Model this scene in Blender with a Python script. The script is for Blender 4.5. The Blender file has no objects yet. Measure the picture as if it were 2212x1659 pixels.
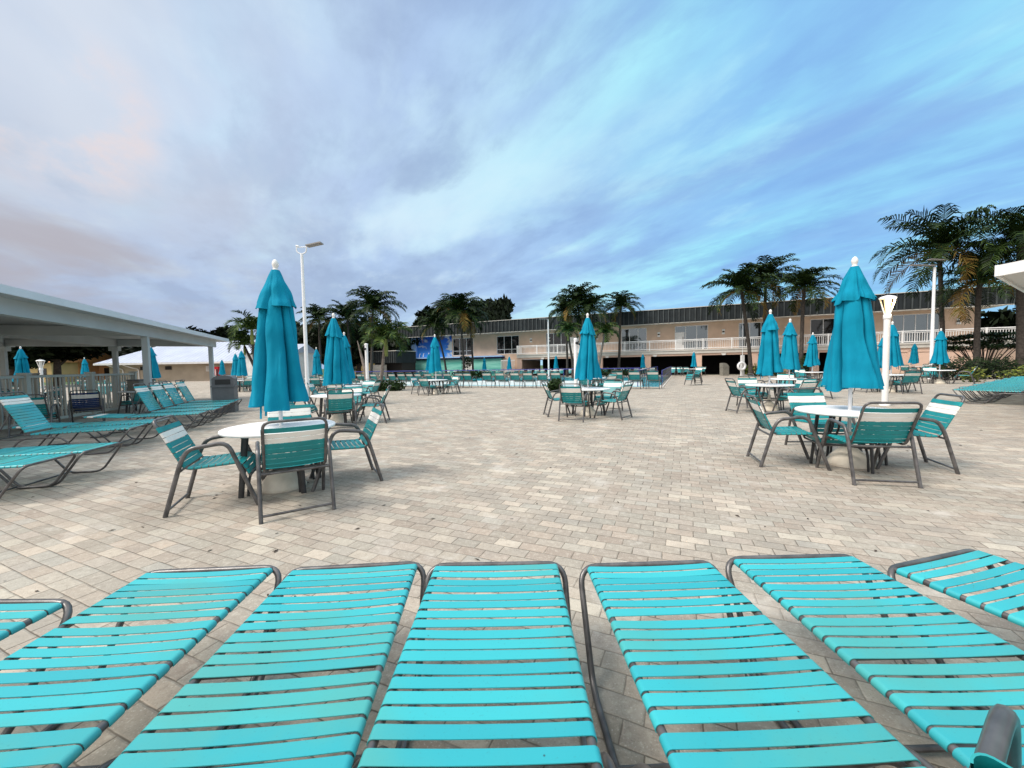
import bpy, math, random
from mathutils import Vector, Matrix
from mathutils import noise as mnoise

R = math.radians
SC = bpy.context.scene
COL = SC.collection
rng = random.Random(7)

# ------------------------------------------------------------------ camera
FPX, CU, CV, CAMZ = 840.0, 1106.0, 829.5, 1.35
PITCH, ROLL = R(2.76), R(1.0)
_fwd = Vector((0, math.cos(PITCH), -math.sin(PITCH)))
_up = Vector((0, math.sin(PITCH), math.cos(PITCH)))
_rt = Vector((1, 0, 0))

def ray(u, v):
    x, y = (u - CU) / FPX, -(v - CV) / FPX
    c, s = math.cos(ROLL), math.sin(ROLL)
    xu, yu = x * c + y * s, -x * s + y * c
    return _fwd + _rt * xu + _up * yu

def at(u, v, z=0.0):
    d = ray(u, v)
    t = (z - CAMZ) / d.z
    return Vector((0, 0, CAMZ)) + d * t

def atY(u, v, Y):
    d = ray(u, v)
    return Vector((0, 0, CAMZ)) + d * (Y / d.y)

cam = bpy.data.cameras.new('camera')
cam.sensor_width = 36.0
cam.lens = 36.0 * FPX / 2212.0
cam.clip_start = 0.02
cam.clip_end = 3000
camo = bpy.data.objects.new('camera', cam)
COL.objects.link(camo)
_c, _s = math.cos(ROLL), math.sin(ROLL)
cx = _rt * _c - _up * _s
cy = _rt * _s + _up * _c
cz = -_fwd
camo.matrix_world = Matrix(((cx.x, cy.x, cz.x, 0), (cx.y, cy.y, cz.y, 0), (cx.z, cy.z, cz.z, CAMZ), (0, 0, 0, 1)))
SC.camera = camo

# ------------------------------------------------------------------ materials
def new_mat(name):
    m = bpy.data.materials.new(name)
    m.use_nodes = True
    nt = m.node_tree
    b = nt.nodes['Principled BSDF']
    return m, nt, b

def N(nt, t, **kw):
    n = nt.nodes.new(t)
    for k, v in kw.items():
        setattr(n, k, v)
    return n

def link(nt, a, b):
    nt.links.new(a, b)

def mth(nt, op, a, b=None, clamp=False):
    n = nt.nodes.new('ShaderNodeMath')
    n.operation = op
    n.use_clamp = clamp
    for i, x in enumerate((a, b)):
        if x is None:
            continue
        if isinstance(x, (int, float)):
            n.inputs[i].default_value = x
        else:
            nt.links.new(x, n.inputs[i])
    return n.outputs[0]

def mixc(nt, f, a, b, blend='MIX'):
    n = nt.nodes.new('ShaderNodeMix')
    n.data_type = 'RGBA'
    n.blend_type = blend
    for sock, x in ((n.inputs[0], f), (n.inputs[6], a), (n.inputs[7], b)):
        if isinstance(x, (int, float)):
            sock.default_value = x
        elif isinstance(x, tuple):
            sock.default_value = (x[0], x[1], x[2], 1)
        else:
            nt.links.new(x, sock)
    return n.outputs[2]

def sstep(nt, val, lo, hi):
    n = nt.nodes.new('ShaderNodeMapRange')
    n.interpolation_type = 'SMOOTHSTEP'
    nt.links.new(val, n.inputs[0])
    n.inputs[1].default_value = lo
    n.inputs[2].default_value = hi
    return n.outputs[0]

def simple(name, col, rough=0.6, metal=0.0, var=0.12, scale=6.0, bump=0.0, spec=0.5, stain=None, stainamt=0.0, coat=0.0):
    """base colour with a little procedural wear"""
    m, nt, b = new_mat(name)
    tc = N(nt, 'ShaderNodeTexCoord')
    nz = N(nt, 'ShaderNodeTexNoise')
    nz.inputs['Scale'].default_value = scale
    nz.inputs['Detail'].default_value = 6
    oi = N(nt, 'ShaderNodeObjectInfo')
    va = N(nt, 'ShaderNodeVectorMath', operation='ADD')
    link(nt, tc.outputs['Object'], va.inputs[0])
    link(nt, oi.outputs['Random'], va.inputs[1])
    link(nt, va.outputs[0], nz.inputs['Vector'])
    dark = tuple(c * (1 - var) for c in col)
    light = tuple(min(1, c * (1 + var)) for c in col)
    c = mixc(nt, sstep(nt, nz.outputs['Fac'], 0.3, 0.7), dark, light)
    if stain:
        n2 = N(nt, 'ShaderNodeTexNoise')
        n2.inputs['Scale'].default_value = scale * 0.35
        n2.inputs['Detail'].default_value = 8
        link(nt, va.outputs[0], n2.inputs['Vector'])
        c = mixc(nt, mth(nt, 'MULTIPLY', sstep(nt, n2.outputs['Fac'], 0.48, 0.72), stainamt), c, stain)
    link(nt, c, b.inputs['Base Color'])
    b.inputs['Roughness'].default_value = rough
    b.inputs['Metallic'].default_value = metal
    b.inputs['Specular IOR Level'].default_value = spec
    b.inputs['Coat Weight'].default_value = coat
    if bump:
        bp = N(nt, 'ShaderNodeBump')
        bp.inputs['Strength'].default_value = bump
        bp.inputs['Distance'].default_value = 0.01
        link(nt, nz.outputs['Fac'], bp.inputs['Height'])
        link(nt, bp.outputs[0], b.inputs['Normal'])
    return m

M = {}
M['strap'] = simple('turquoise_vinyl', (0.035, 0.45, 0.49), 0.42, var=0.13, scale=2.3, spec=0.45, stain=(0.09, 0.36, 0.34), stainamt=0.6)
def strap_mat(name, c0, c1, faded, rough):
    m, nt, b = new_mat(name)
    g = N(nt, 'ShaderNodeNewGeometry')
    tc = N(nt, 'ShaderNodeTexCoord')
    oi = N(nt, 'ShaderNodeObjectInfo')
    va = N(nt, 'ShaderNodeVectorMath', operation='ADD')
    link(nt, tc.outputs['Object'], va.inputs[0]); link(nt, oi.outputs['Random'], va.inputs[1])
    nz = N(nt, 'ShaderNodeTexNoise'); nz.inputs['Scale'].default_value = 1.6; nz.inputs['Detail'].default_value = 7
    link(nt, va.outputs[0], nz.inputs['Vector'])
    fine = N(nt, 'ShaderNodeTexNoise'); fine.inputs['Scale'].default_value = 150; fine.inputs['Detail'].default_value = 3
    link(nt, tc.outputs['Object'], fine.inputs['Vector'])
    c = mixc(nt, g.outputs['Random Per Island'], c0, c1)
    c = mixc(nt, mth(nt, 'MULTIPLY', sstep(nt, nz.outputs['Fac'], 0.44, 0.68), 0.75), c, faded)
    c = mixc(nt, mth(nt, 'MULTIPLY', sstep(nt, fine.outputs['Fac'], 0.62, 0.75), 0.25), c, (0.03, 0.12, 0.12))
    # the odd dirt speck
    vo = N(nt, 'ShaderNodeTexVoronoi'); vo.inputs['Scale'].default_value = 9
    link(nt, va.outputs[0], vo.inputs['Vector'])
    c = mixc(nt, mth(nt, 'MULTIPLY', sstep(nt, vo.outputs['Distance'], 0.035, 0.015), 0.8), c, (0.02, 0.03, 0.03))
    link(nt, c, b.inputs['Base Color'])
    b.inputs['Roughness'].default_value = rough
    b.inputs['Specular IOR Level'].default_value = 0.45
    bp = N(nt, 'ShaderNodeBump'); bp.inputs['Strength'].default_value = 0.12; bp.inputs['Distance'].default_value = 0.002
    link(nt, fine.outputs['Fac'], bp.inputs['Height']); link(nt, bp.outputs[0], b.inputs['Normal'])
    return m
M['strap'] = strap_mat('turquoise_vinyl_strap', (0.020, 0.30, 0.35), (0.040, 0.41, 0.44), (0.07, 0.31, 0.28), 0.36)
M['strap_chair'] = simple('teal_vinyl', (0.004, 0.235, 0.25), 0.4, var=0.14, scale=4, spec=0.45)
M['strap_far'] = simple('teal_vinyl_far', (0.006, 0.25, 0.27), 0.45, var=0.15, scale=3)
M['strap_navy'] = simple('navy_vinyl', (0.008, 0.03, 0.12), 0.45)
M['strap_white'] = simple('white_vinyl', (0.82, 0.79, 0.74), 0.5, var=0.06, scale=5, stain=(0.62, 0.55, 0.42), stainamt=0.35)
M['metal'] = simple('bronze_frame', (0.105, 0.10, 0.10), 0.33, metal=0.35, var=0.35, scale=14, stain=(0.16, 0.155, 0.155), stainamt=0.5)
M['metal_dark'] = simple('dark_frame', (0.030, 0.030, 0.032), 0.45, metal=0.1, var=0.25, scale=10)
M['table'] = simple('white_table_top', (0.86, 0.86, 0.86), 0.32, var=0.03, scale=5, stain=(0.74, 0.75, 0.77), stainamt=0.35)
M['base'] = simple('cream_base', (0.66, 0.60, 0.50), 0.75, var=0.10, scale=7, stain=(0.33, 0.24, 0.15), stainamt=0.3, bump=0.2)
M['white'] = simple('white_paint', (0.80, 0.79, 0.78), 0.5, var=0.05, scale=2.5, stain=(0.6, 0.6, 0.58), stainamt=0.3)
M['white_metal'] = simple('white_metal', (0.82, 0.82, 0.83), 0.4, var=0.04, scale=4)
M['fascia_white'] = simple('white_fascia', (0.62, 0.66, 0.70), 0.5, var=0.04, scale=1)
M['fence'] = simple('shade_toned_fence_paint', (0.47, 0.46, 0.41), 0.7, var=0.08, scale=2, stain=(0.33, 0.32, 0.27), stainamt=0.5)  # white fence, its shading put into a grey-beige colour
M['pergola'] = simple('pergola_paint', (0.46, 0.50, 0.51), 0.6, var=0.06, scale=1.2, stain=(0.40, 0.42, 0.40), stainamt=0.35)  # white paint set darker to deepen the shade under the roof
M['soffit'] = simple('soffit_paint', (0.66, 0.66, 0.64), 0.7, var=0.05, scale=1.5)
M['stucco'] = simple('beige_stucco', (0.68, 0.495, 0.375), 0.9, var=0.07, scale=1.1, bump=0.25, stain=(0.46, 0.35, 0.27), stainamt=0.4)
M['stucco_low'] = simple('pink_stucco', (0.68, 0.475, 0.37), 0.9, var=0.06, scale=1.0, bump=0.25)
M['trim'] = simple('slab_trim', (0.56, 0.53, 0.48), 0.8, var=0.06, scale=2)
M['fascia'] = simple('dark_ribbed_metal', (0.020, 0.025, 0.028), 0.6, var=0.2, scale=1.5, spec=0.25, stain=(0.05, 0.055, 0.055), stainamt=0.3)
M['rib'] = simple('fascia_seam', (0.050, 0.058, 0.06), 0.55, var=0.2, scale=1.5)
M['interior'] = simple('unlit_interior', (0.025, 0.022, 0.02), 0.9)  # near-black colour carries the darkness inside bays and annex
M['finial'] = simple('white_finial', (0.78, 0.76, 0.74), 0.45, var=0.05)
M['tan_wall'] = simple('tan_wall', (0.42, 0.35, 0.27), 0.9, var=0.08, scale=0.9, bump=0.2)
M['orange_wall'] = simple('orange_wall', (0.52, 0.24, 0.10), 0.9, var=0.12, scale=0.6)
M['yellow_wall'] = simple('ochre_wall', (0.62, 0.42, 0.20), 0.9, var=0.1, scale=0.6)
M['white_roof'] = simple('white_metal_roof', (0.42, 0.46, 0.56), 0.5, var=0.07, scale=0.7)
M['red'] = simple('red_plastic', (0.42, 0.012, 0.02), 0.4)
M['grey_bin'] = simple('grey_plastic', (0.10, 0.105, 0.115), 0.5, var=0.1)
M['tan_bin'] = simple('beige_plastic', (0.22, 0.21, 0.18), 0.6)
M['lamp_head'] = simple('grey_lamp_housing', (0.30, 0.28, 0.27), 0.5, var=0.1)
M['black'] = simple('black_plastic', (0.012, 0.012, 0.013), 0.5)
M['blue_rail'] = simple('blue_rail_paint', (0.015, 0.02, 0.20), 0.4)
M['trunk'] = simple('palm_bark', (0.055, 0.045, 0.038), 0.95, var=0.35, scale=9, bump=0.8)
M['trunk_grey'] = simple('grey_palm_bark', (0.22, 0.185, 0.16), 0.95, var=0.25, scale=8, bump=0.8)
M['bark'] = simple('tree_bark', (0.06, 0.045, 0.035), 0.95, var=0.3, scale=5, bump=0.8)
M['coping'] = simple('pool_coping', (0.46, 0.43, 0.38), 0.8, var=0.06, scale=3)
M['crownshaft'] = simple('green_crownshaft', (0.20, 0.24, 0.06), 0.6)
M['paper'] = simple('notice_paper', (0.68, 0.66, 0.62), 0.7, var=0.03)
M['ink'] = simple('notice_ink', (0.25, 0.24, 0.25), 0.7)

def leaf_mat(name, cols, rough=0.5, scale=1.3):
    m, nt, b = new_mat(name)
    g = N(nt, 'ShaderNodeNewGeometry')
    tc = N(nt, 'ShaderNodeTexCoord')
    nz = N(nt, 'ShaderNodeTexNoise')
    nz.inputs['Scale'].default_value = scale
    nz.inputs['Detail'].default_value = 3
    link(nt, tc.outputs['Object'], nz.inputs['Vector'])
    f = mth(nt, 'ADD', mth(nt, 'MULTIPLY', g.outputs['Random Per Island'], 0.55), mth(nt, 'MULTIPLY', nz.outputs['Fac'], 0.5))
    cr = N(nt, 'ShaderNodeValToRGB')
    cr.color_ramp.elements[0].position = 0.15
    cr.color_ramp.elements[1].position = 0.9
    cr.color_ramp.elements[0].color = cols[0] + (1,)
    cr.color_ramp.elements[1].color = cols[-1] + (1,)
    for i, c in enumerate(cols[1:-1]):
        e = cr.color_ramp.elements.new(0.15 + 0.75 * (i + 1) / (len(cols) - 1))
        e.color = c + (1,)
    link(nt, f, cr.inputs[0])
    link(nt, cr.outputs[0], b.inputs['Base Color'])
    b.inputs['Roughness'].default_value = rough
    b.inputs['Specular IOR Level'].default_value = 0.12
    return m

M['frond'] = leaf_mat('palm_frond', [(0.005, 0.010, 0.004), (0.011, 0.026, 0.006), (0.045, 0.075, 0.014)], 0.5, 0.8)
M['frond_bright'] = leaf_mat('young_palm_frond', [(0.008, 0.020, 0.005), (0.024, 0.058, 0.011), (0.10, 0.14, 0.028)], 0.45, 1.2)
M['frond_dry'] = leaf_mat('dry_palm_frond', [(0.10, 0.055, 0.015), (0.20, 0.12, 0.03), (0.16, 0.15, 0.04)], 0.6, 1.0)
M['leaf_dark'] = leaf_mat('dark_tree_leaf', [(0.006, 0.009, 0.006), (0.010, 0.016, 0.008), (0.020, 0.030, 0.011)], 0.6, 0.4)
M['leaf_bush'] = leaf_mat('hedge_leaf', [(0.008, 0.018, 0.006), (0.018, 0.038, 0.010), (0.04, 0.07, 0.018)], 0.5, 2.0)
M['leaf_hedge'] = leaf_mat('dark_hedge_leaf', [(0.005, 0.009, 0.004), (0.010, 0.020, 0.006), (0.03, 0.05, 0.014)], 0.5, 2.0)
M['leaf_croton'] = leaf_mat('croton_leaf', [(0.012, 0.024, 0.006), (0.07, 0.095, 0.016), (0.30, 0.30, 0.05)], 0.5, 2.0)

# umbrella canvas
def canvas():
    m, nt, b = new_mat('blue_canvas')
    tc = N(nt, 'ShaderNodeTexCoord')
    nz = N(nt, 'ShaderNodeTexNoise')
    nz.inputs['Scale'].default_value = 3.0
    nz.inputs['Detail'].default_value = 8
    link(nt, tc.outputs['Object'], nz.inputs['Vector'])
    wv = N(nt, 'ShaderNodeTexNoise')
    wv.inputs['Scale'].default_value = 260
    link(nt, tc.outputs['Object'], wv.inputs['Vector'])
    c = mixc(nt, sstep(nt, nz.outputs['Fac'], 0.3, 0.7), (0.001, 0.195, 0.31), (0.003, 0.25, 0.385))
    link(nt, c, b.inputs['Base Color'])
    b.inputs['Roughness'].default_value = 0.85
    b.inputs['Specular IOR Level'].default_value = 0.15
    b.inputs['Sheen Weight'].default_value = 0.0
    bp = N(nt, 'ShaderNodeBump')
    bp.inputs['Strength'].default_value = 0.15
    bp.inputs['Distance'].default_value = 0.002
    link(nt, wv.outputs['Fac'], bp.inputs['Height'])
    mp = N(nt, 'ShaderNodeMapping'); mp.inputs['Scale'].default_value = (9, 9, 1.6)
    link(nt, tc.outputs['Object'], mp.inputs[0])
    cn = N(nt, 'ShaderNodeTexNoise'); cn.inputs['Scale'].default_value = 1.0; cn.inputs['Detail'].default_value = 3; cn.inputs['Distortion'].default_value = 0.8
    link(nt, mp.outputs[0], cn.inputs['Vector'])
    b2 = N(nt, 'ShaderNodeBump'); b2.inputs['Strength'].default_value = 0.7; b2.inputs['Distance'].default_value = 0.02
    link(nt, cn.outputs['Fac'], b2.inputs['Height']); link(nt, bp.outputs[0], b2.inputs['Normal'])
    link(nt, b2.outputs[0], b.inputs['Normal'])
    return m
M['canvas'] = canvas()

def glass(name, tint, metal, rough=0.03):
    m, nt, b = new_mat(name)
    tc = N(nt, 'ShaderNodeTexCoord')
    nz = N(nt, 'ShaderNodeTexNoise')
    nz.inputs['Scale'].default_value = 0.35
    link(nt, tc.outputs['Object'], nz.inputs['Vector'])
    bp = N(nt, 'ShaderNodeBump')
    bp.inputs['Strength'].default_value = 0.10
    bp.inputs['Distance'].default_value = 0.05
    link(nt, nz.outputs['Fac'], bp.inputs['Height'])
    link(nt, bp.outputs[0], b.inputs['Normal'])
    b.inputs['Base Color'].default_value = tint + (1,)
    b.inputs['Metallic'].default_value = metal
    b.inputs['Roughness'].default_value = rough
    b.inputs['Specular IOR Level'].default_value = 0.6
    return m
M['glass_dark'] = glass('dark_window_glass', (0.012, 0.013, 0.014), 0.0)
M['glass_sky'] = glass('coated_window_glass', (0.17, 0.19, 0.20), 0.85)

def emit(name, col, st):
    m, nt, b = new_mat(name)
    b.inputs['Base Color'].default_value = col + (1,)
    b.inputs['Emission Color'].default_value = col + (1,)
    b.inputs['Emission Strength'].default_value = st
    return m
M['lamp_glow'] = emit('lit_lantern', (1.0, 0.72, 0.30), 1.6)

SITE = R(-23.7)
E1 = Vector((math.cos(SITE), math.sin(SITE), 0))
E2 = Vector((-math.sin(SITE), math.cos(SITE), 0))

def paver():
    m, nt, b = new_mat('concrete_pavers')
    tc = N(nt, 'ShaderNodeTexCoord')
    sep = N(nt, 'ShaderNodeSeparateXYZ')
    link(nt, tc.outputs['Object'], sep.inputs[0])
    X, Y = sep.outputs[0], sep.outputs[1]
    c, s = math.cos(SITE), math.sin(SITE)
    a = mth(nt, 'ADD', mth(nt, 'MULTIPLY', X, c), mth(nt, 'MULTIPLY', Y, s))
    bb = mth(nt, 'ADD', mth(nt, 'MULTIPLY', X, -s), mth(nt, 'MULTIPLY', Y, c))
    L, Wd = 0.200, 0.112
    wp = N(nt, 'ShaderNodeTexNoise'); wp.inputs['Scale'].default_value = 2.6; wp.inputs['Detail'].default_value = 5
    link(nt, tc.outputs['Object'], wp.inputs['Vector'])
    sc_ = N(nt, 'ShaderNodeSeparateColor'); link(nt, wp.outputs['Color'], sc_.inputs[0])
    a = mth(nt, 'ADD', a, mth(nt, 'MULTIPLY', mth(nt, 'SUBTRACT', sc_.outputs[0], 0.5), 0.030))
    bb = mth(nt, 'ADD', bb, mth(nt, 'MULTIPLY', mth(nt, 'SUBTRACT', sc_.outputs[1], 0.5), 0.026))
    v = mth(nt, 'DIVIDE', bb, Wd)
    row = mth(nt, 'FLOOR', v)
    # running bond with a slightly irregular offset per row
    wr = N(nt, 'ShaderNodeTexWhiteNoise', noise_dimensions='1D')
    link(nt, row, wr.inputs['W'])
    off = mth(nt, 'ADD', mth(nt, 'MULTIPLY', mth(nt, 'MODULO', row, 2.0), 0.5), mth(nt, 'MULTIPLY', wr.outputs['Value'], 0.16))
    u = mth(nt, 'ADD', mth(nt, 'DIVIDE', a, L), off)
    colu = mth(nt, 'FLOOR', u)
    fu, fv = mth(nt, 'FRACT', u), mth(nt, 'FRACT', v)
    du = mth(nt, 'MULTIPLY', mth(nt, 'MINIMUM', fu, mth(nt, 'SUBTRACT', 1.0, fu)), L)
    dv = mth(nt, 'MULTIPLY', mth(nt, 'MINIMUM', fv, mth(nt, 'SUBTRACT', 1.0, fv)), Wd)
    # wobble of joint width
    nzj = N(nt, 'ShaderNodeTexNoise')
    nzj.inputs['Scale'].default_value = 22
    link(nt, tc.outputs['Object'], nzj.inputs['Vector'])
    d = mth(nt, 'ADD', mth(nt, 'MINIMUM', du, dv), mth(nt, 'MULTIPLY', mth(nt, 'SUBTRACT', nzj.outputs['Fac'], 0.5), 0.004))
    joint = sstep(nt, d, 0.0012, 0.0048)
    bev = sstep(nt, d, 0.0015, 0.010)
    cmb = N(nt, 'ShaderNodeCombineXYZ')
    link(nt, colu, cmb.inputs[0]); link(nt, row, cmb.inputs[1])
    wn = N(nt, 'ShaderNodeTexWhiteNoise', noise_dimensions='3D')
    link(nt, cmb.outputs[0], wn.inputs['Vector'])
    big = N(nt, 'ShaderNodeTexNoise')
    big.inputs['Scale'].default_value = 0.32
    big.inputs['Detail'].default_value = 4
    link(nt, tc.outputs['Object'], big.inputs['Vector'])
    f = mth(nt, 'ADD', mth(nt, 'MULTIPLY', mth(nt, 'POWER', wn.outputs['Value'], 1.25), 0.88), mth(nt, 'MULTIPLY', mth(nt, 'SUBTRACT', big.outputs['Fac'], 0.38), 0.75))
    cr = N(nt, 'ShaderNodeValToRGB')
    els = cr.color_ramp.elements
    stops = [(0.0, (0.26, 0.225, 0.19)), (0.16, (0.315, 0.272, 0.232)), (0.34, (0.32, 0.287, 0.248)), (0.52, (0.365, 0.312, 0.262)), (0.66, (0.345, 0.318, 0.283)), (0.86, (0.41, 0.357, 0.30)), (0.99, (0.475, 0.42, 0.355))]
    els[0].position, els[0].color = stops[0][0], stops[0][1] + (1,)
    els[1].position, els[1].color = stops[-1][0], stops[-1][1] + (1,)
    for p, cc in stops[1:-1]:
        e = els.new(p); e.color = cc + (1,)
    link(nt, f, cr.inputs[0])
    # per brick hue shift pink / grey-green
    wn2 = N(nt, 'ShaderNodeTexWhiteNoise', noise_dimensions='3D')
    va = N(nt, 'ShaderNodeVectorMath', operation='ADD')
    link(nt, cmb.outputs[0], va.inputs[0]); va.inputs[1].default_value = (17.3, 4.1, 9.7)
    link(nt, va.outputs[0], wn2.inputs['Vector'])
    tint = mixc(nt, wn2.outputs['Value'], (1.03, 0.985, 0.95), (0.975, 1.005, 0.985))
    col = mixc(nt, 1.0, cr.outputs[0], tint, 'MULTIPLY')
    # aggregate speckle
    sp = N(nt, 'ShaderNodeTexNoise')
    sp.inputs['Scale'].default_value = 120
    sp.inputs['Detail'].default_value = 2
    link(nt, tc.outputs['Object'], sp.inputs['Vector'])
    col = mixc(nt, mth(nt, 'MULTIPLY', sstep(nt, sp.outputs['Fac'], 0.60, 0.72), 0.55), col, (0.66, 0.62, 0.55))
    col = mixc(nt, mth(nt, 'MULTIPLY', sstep(nt, sp.outputs['Fac'], 0.42, 0.30), 0.5), col, (0.20, 0.175, 0.15))
    md = N(nt, 'ShaderNodeTexNoise')
    md.inputs['Scale'].default_value = 26
    md.inputs['Detail'].default_value = 5
    md.inputs['Roughness'].default_value = 0.6
    link(nt, tc.outputs['Object'], md.inputs['Vector'])
    col = mixc(nt, mth(nt, 'MULTIPLY', sstep(nt, md.outputs['Fac'], 0.50, 0.70), 0.42), col, (0.52, 0.475, 0.40))
    col = mixc(nt, mth(nt, 'MULTIPLY', sstep(nt, md.outputs['Fac'], 0.47, 0.30), 0.45), col, (0.235, 0.20, 0.165))
    # stains and worn patches
    st = N(nt, 'ShaderNodeTexNoise')
    st.inputs['Scale'].default_value = 1.7
    st.inputs['Detail'].default_value = 9
    st.inputs['Roughness'].default_value = 0.65
    link(nt, tc.outputs['Object'], st.inputs['Vector'])
    col = mixc(nt, mth(nt, 'MULTIPLY', sstep(nt, st.outputs['Fac'], 0.50, 0.68), 0.55), col, (0.25, 0.228, 0.20))
    col = mixc(nt, mth(nt, 'MULTIPLY', sstep(nt, st.outputs['Fac'], 0.44, 0.30), 0.4), col, (0.58, 0.55, 0.50))
    jf = mth(nt, 'MULTIPLY', mth(nt, 'SUBTRACT', 1.0, joint), mth(nt, 'ADD', 0.40, mth(nt, 'MULTIPLY', sstep(nt, st.outputs['Fac'], 0.35, 0.6), 0.55)))
    col = mixc(nt, jf, col, (0.11, 0.092, 0.072))
    link(nt, col, b.inputs['Base Color'])
    b.inputs['Roughness'].default_value = 0.9
    b.inputs['Specular IOR Level'].default_value = 0.25
    h = mth(nt, 'ADD', mth(nt, 'MULTIPLY', bev, 1.0), mth(nt, 'ADD', mth(nt, 'MULTIPLY', sp.outputs['Fac'], 0.35), mth(nt, 'MULTIPLY', wn2.outputs['Value'], 0.25)))
    bp = N(nt, 'ShaderNodeBump')
    bp.inputs['Strength'].default_value = 0.5
    bp.inputs['Distance'].default_value = 0.005
    link(nt, h, bp.inputs['Height'])
    link(nt, bp.outputs[0], b.inputs['Normal'])
    return m
M['paver'] = paver()
M['lawn'] = simple('lawn', (0.045, 0.095, 0.02), 0.95, var=0.35, scale=3.0, bump=0.5, stain=(0.10, 0.12, 0.04), stainamt=0.5)

def water():
    m, nt, b = new_mat('pool_water')
    tc = N(nt, 'ShaderNodeTexCoord')
    nz = N(nt, 'ShaderNodeTexNoise')
    nz.inputs['Scale'].default_value = 2.2
    nz.inputs['Detail'].default_value = 4
    link(nt, tc.outputs['Object'], nz.inputs['Vector'])
    c = mixc(nt, sstep(nt, nz.outputs['Fac'], 0.35, 0.65), (0.008, 0.19, 0.27), (0.025, 0.29, 0.36))
    link(nt, c, b.inputs['Base Color'])
    b.inputs['Roughness'].default_value = 0.22
    b.inputs['Specular IOR Level'].default_value = 0.2
    bp = N(nt, 'ShaderNodeBump')
    bp.inputs['Strength'].default_value = 0.35
    bp.inputs['Distance'].default_value = 0.05
    link(nt, nz.outputs['Fac'], bp.inputs['Height'])
    link(nt, bp.outputs[0], b.inputs['Normal'])
    return m
M['water'] = water()

def mural(name, sky):
    m, nt, b = new_mat(name)
    tc = N(nt, 'ShaderNodeTexCoord')
    mp = N(nt, 'ShaderNodeMapping')
    mp.inputs['Scale'].default_value = (0.55, 1, 0.9) if sky else (0.35, 1, 2.6)
    link(nt, tc.outputs['Object'], mp.inputs[0])
    nz = N(nt, 'ShaderNodeTexNoise')
    nz.inputs['Scale'].default_value = 1.0
    nz.inputs['Detail'].default_value = 9
    nz.inputs['Roughness'].default_value = 0.6
    link(nt, mp.outputs[0], nz.inputs['Vector'])
    if sky:
        sep = N(nt, 'ShaderNodeSeparateXYZ')
        link(nt, tc.outputs['Object'], sep.inputs[0])
        g = sstep(nt, sep.outputs[2], 2.4, 5.6)
        c = mixc(nt, g, (0.06, 0.32, 0.85), (0.012, 0.12, 0.62))
        # painted clouds, thicker towards the right end of the wall
        k = mth(nt, 'ADD', nz.outputs['Fac'], mth(nt, 'MULTIPLY', sstep(nt, sep.outputs[0], 3.5, 7.2), 0.10))
        c = mixc(nt, sstep(nt, k, 0.56, 0.68), c, (0.72, 0.72, 0.68))
    else:
        c = mixc(nt, sstep(nt, nz.outputs['Fac'], 0.35, 0.65), (0.10, 0.42, 0.36), (0.24, 0.60, 0.52))
    link(nt, c, b.inputs['Base Color'])
    b.inputs['Roughness'].default_value = 0.8
    return m
M['mural_sky'] = mural('painted_sky', True)
M['mural_sea'] = mural('painted_sea', False)
M['pale_blue'] = simple('pale_blue_paint', (0.30, 0.48, 0.78), 0.8)
M['navy'] = simple('ledge_shadow_navy', (0.012, 0.018, 0.09), 0.8)  # dark blue painted in for the shadow under the mural ledge

# ------------------------------------------------------------------ mesh builder
def fillet(pts, rad, n=4):
    pts = [Vector(p) for p in pts]
    out = [pts[0]]
    for i in range(1, len(pts) - 1):
        a, b, c = pts[i - 1], pts[i], pts[i + 1]
        da, dc = a - b, c - b
        r = min(rad, da.length * 0.48, dc.length * 0.48)
        p0, p1 = b + da.normalized() * r, b + dc.normalized() * r
        for k in range(n + 1):
            t = k / n
            out.append(p0 * (1 - t) ** 2 + b * 2 * t * (1 - t) + p1 * t * t)
    out.append(pts[-1])
    return out

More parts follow.
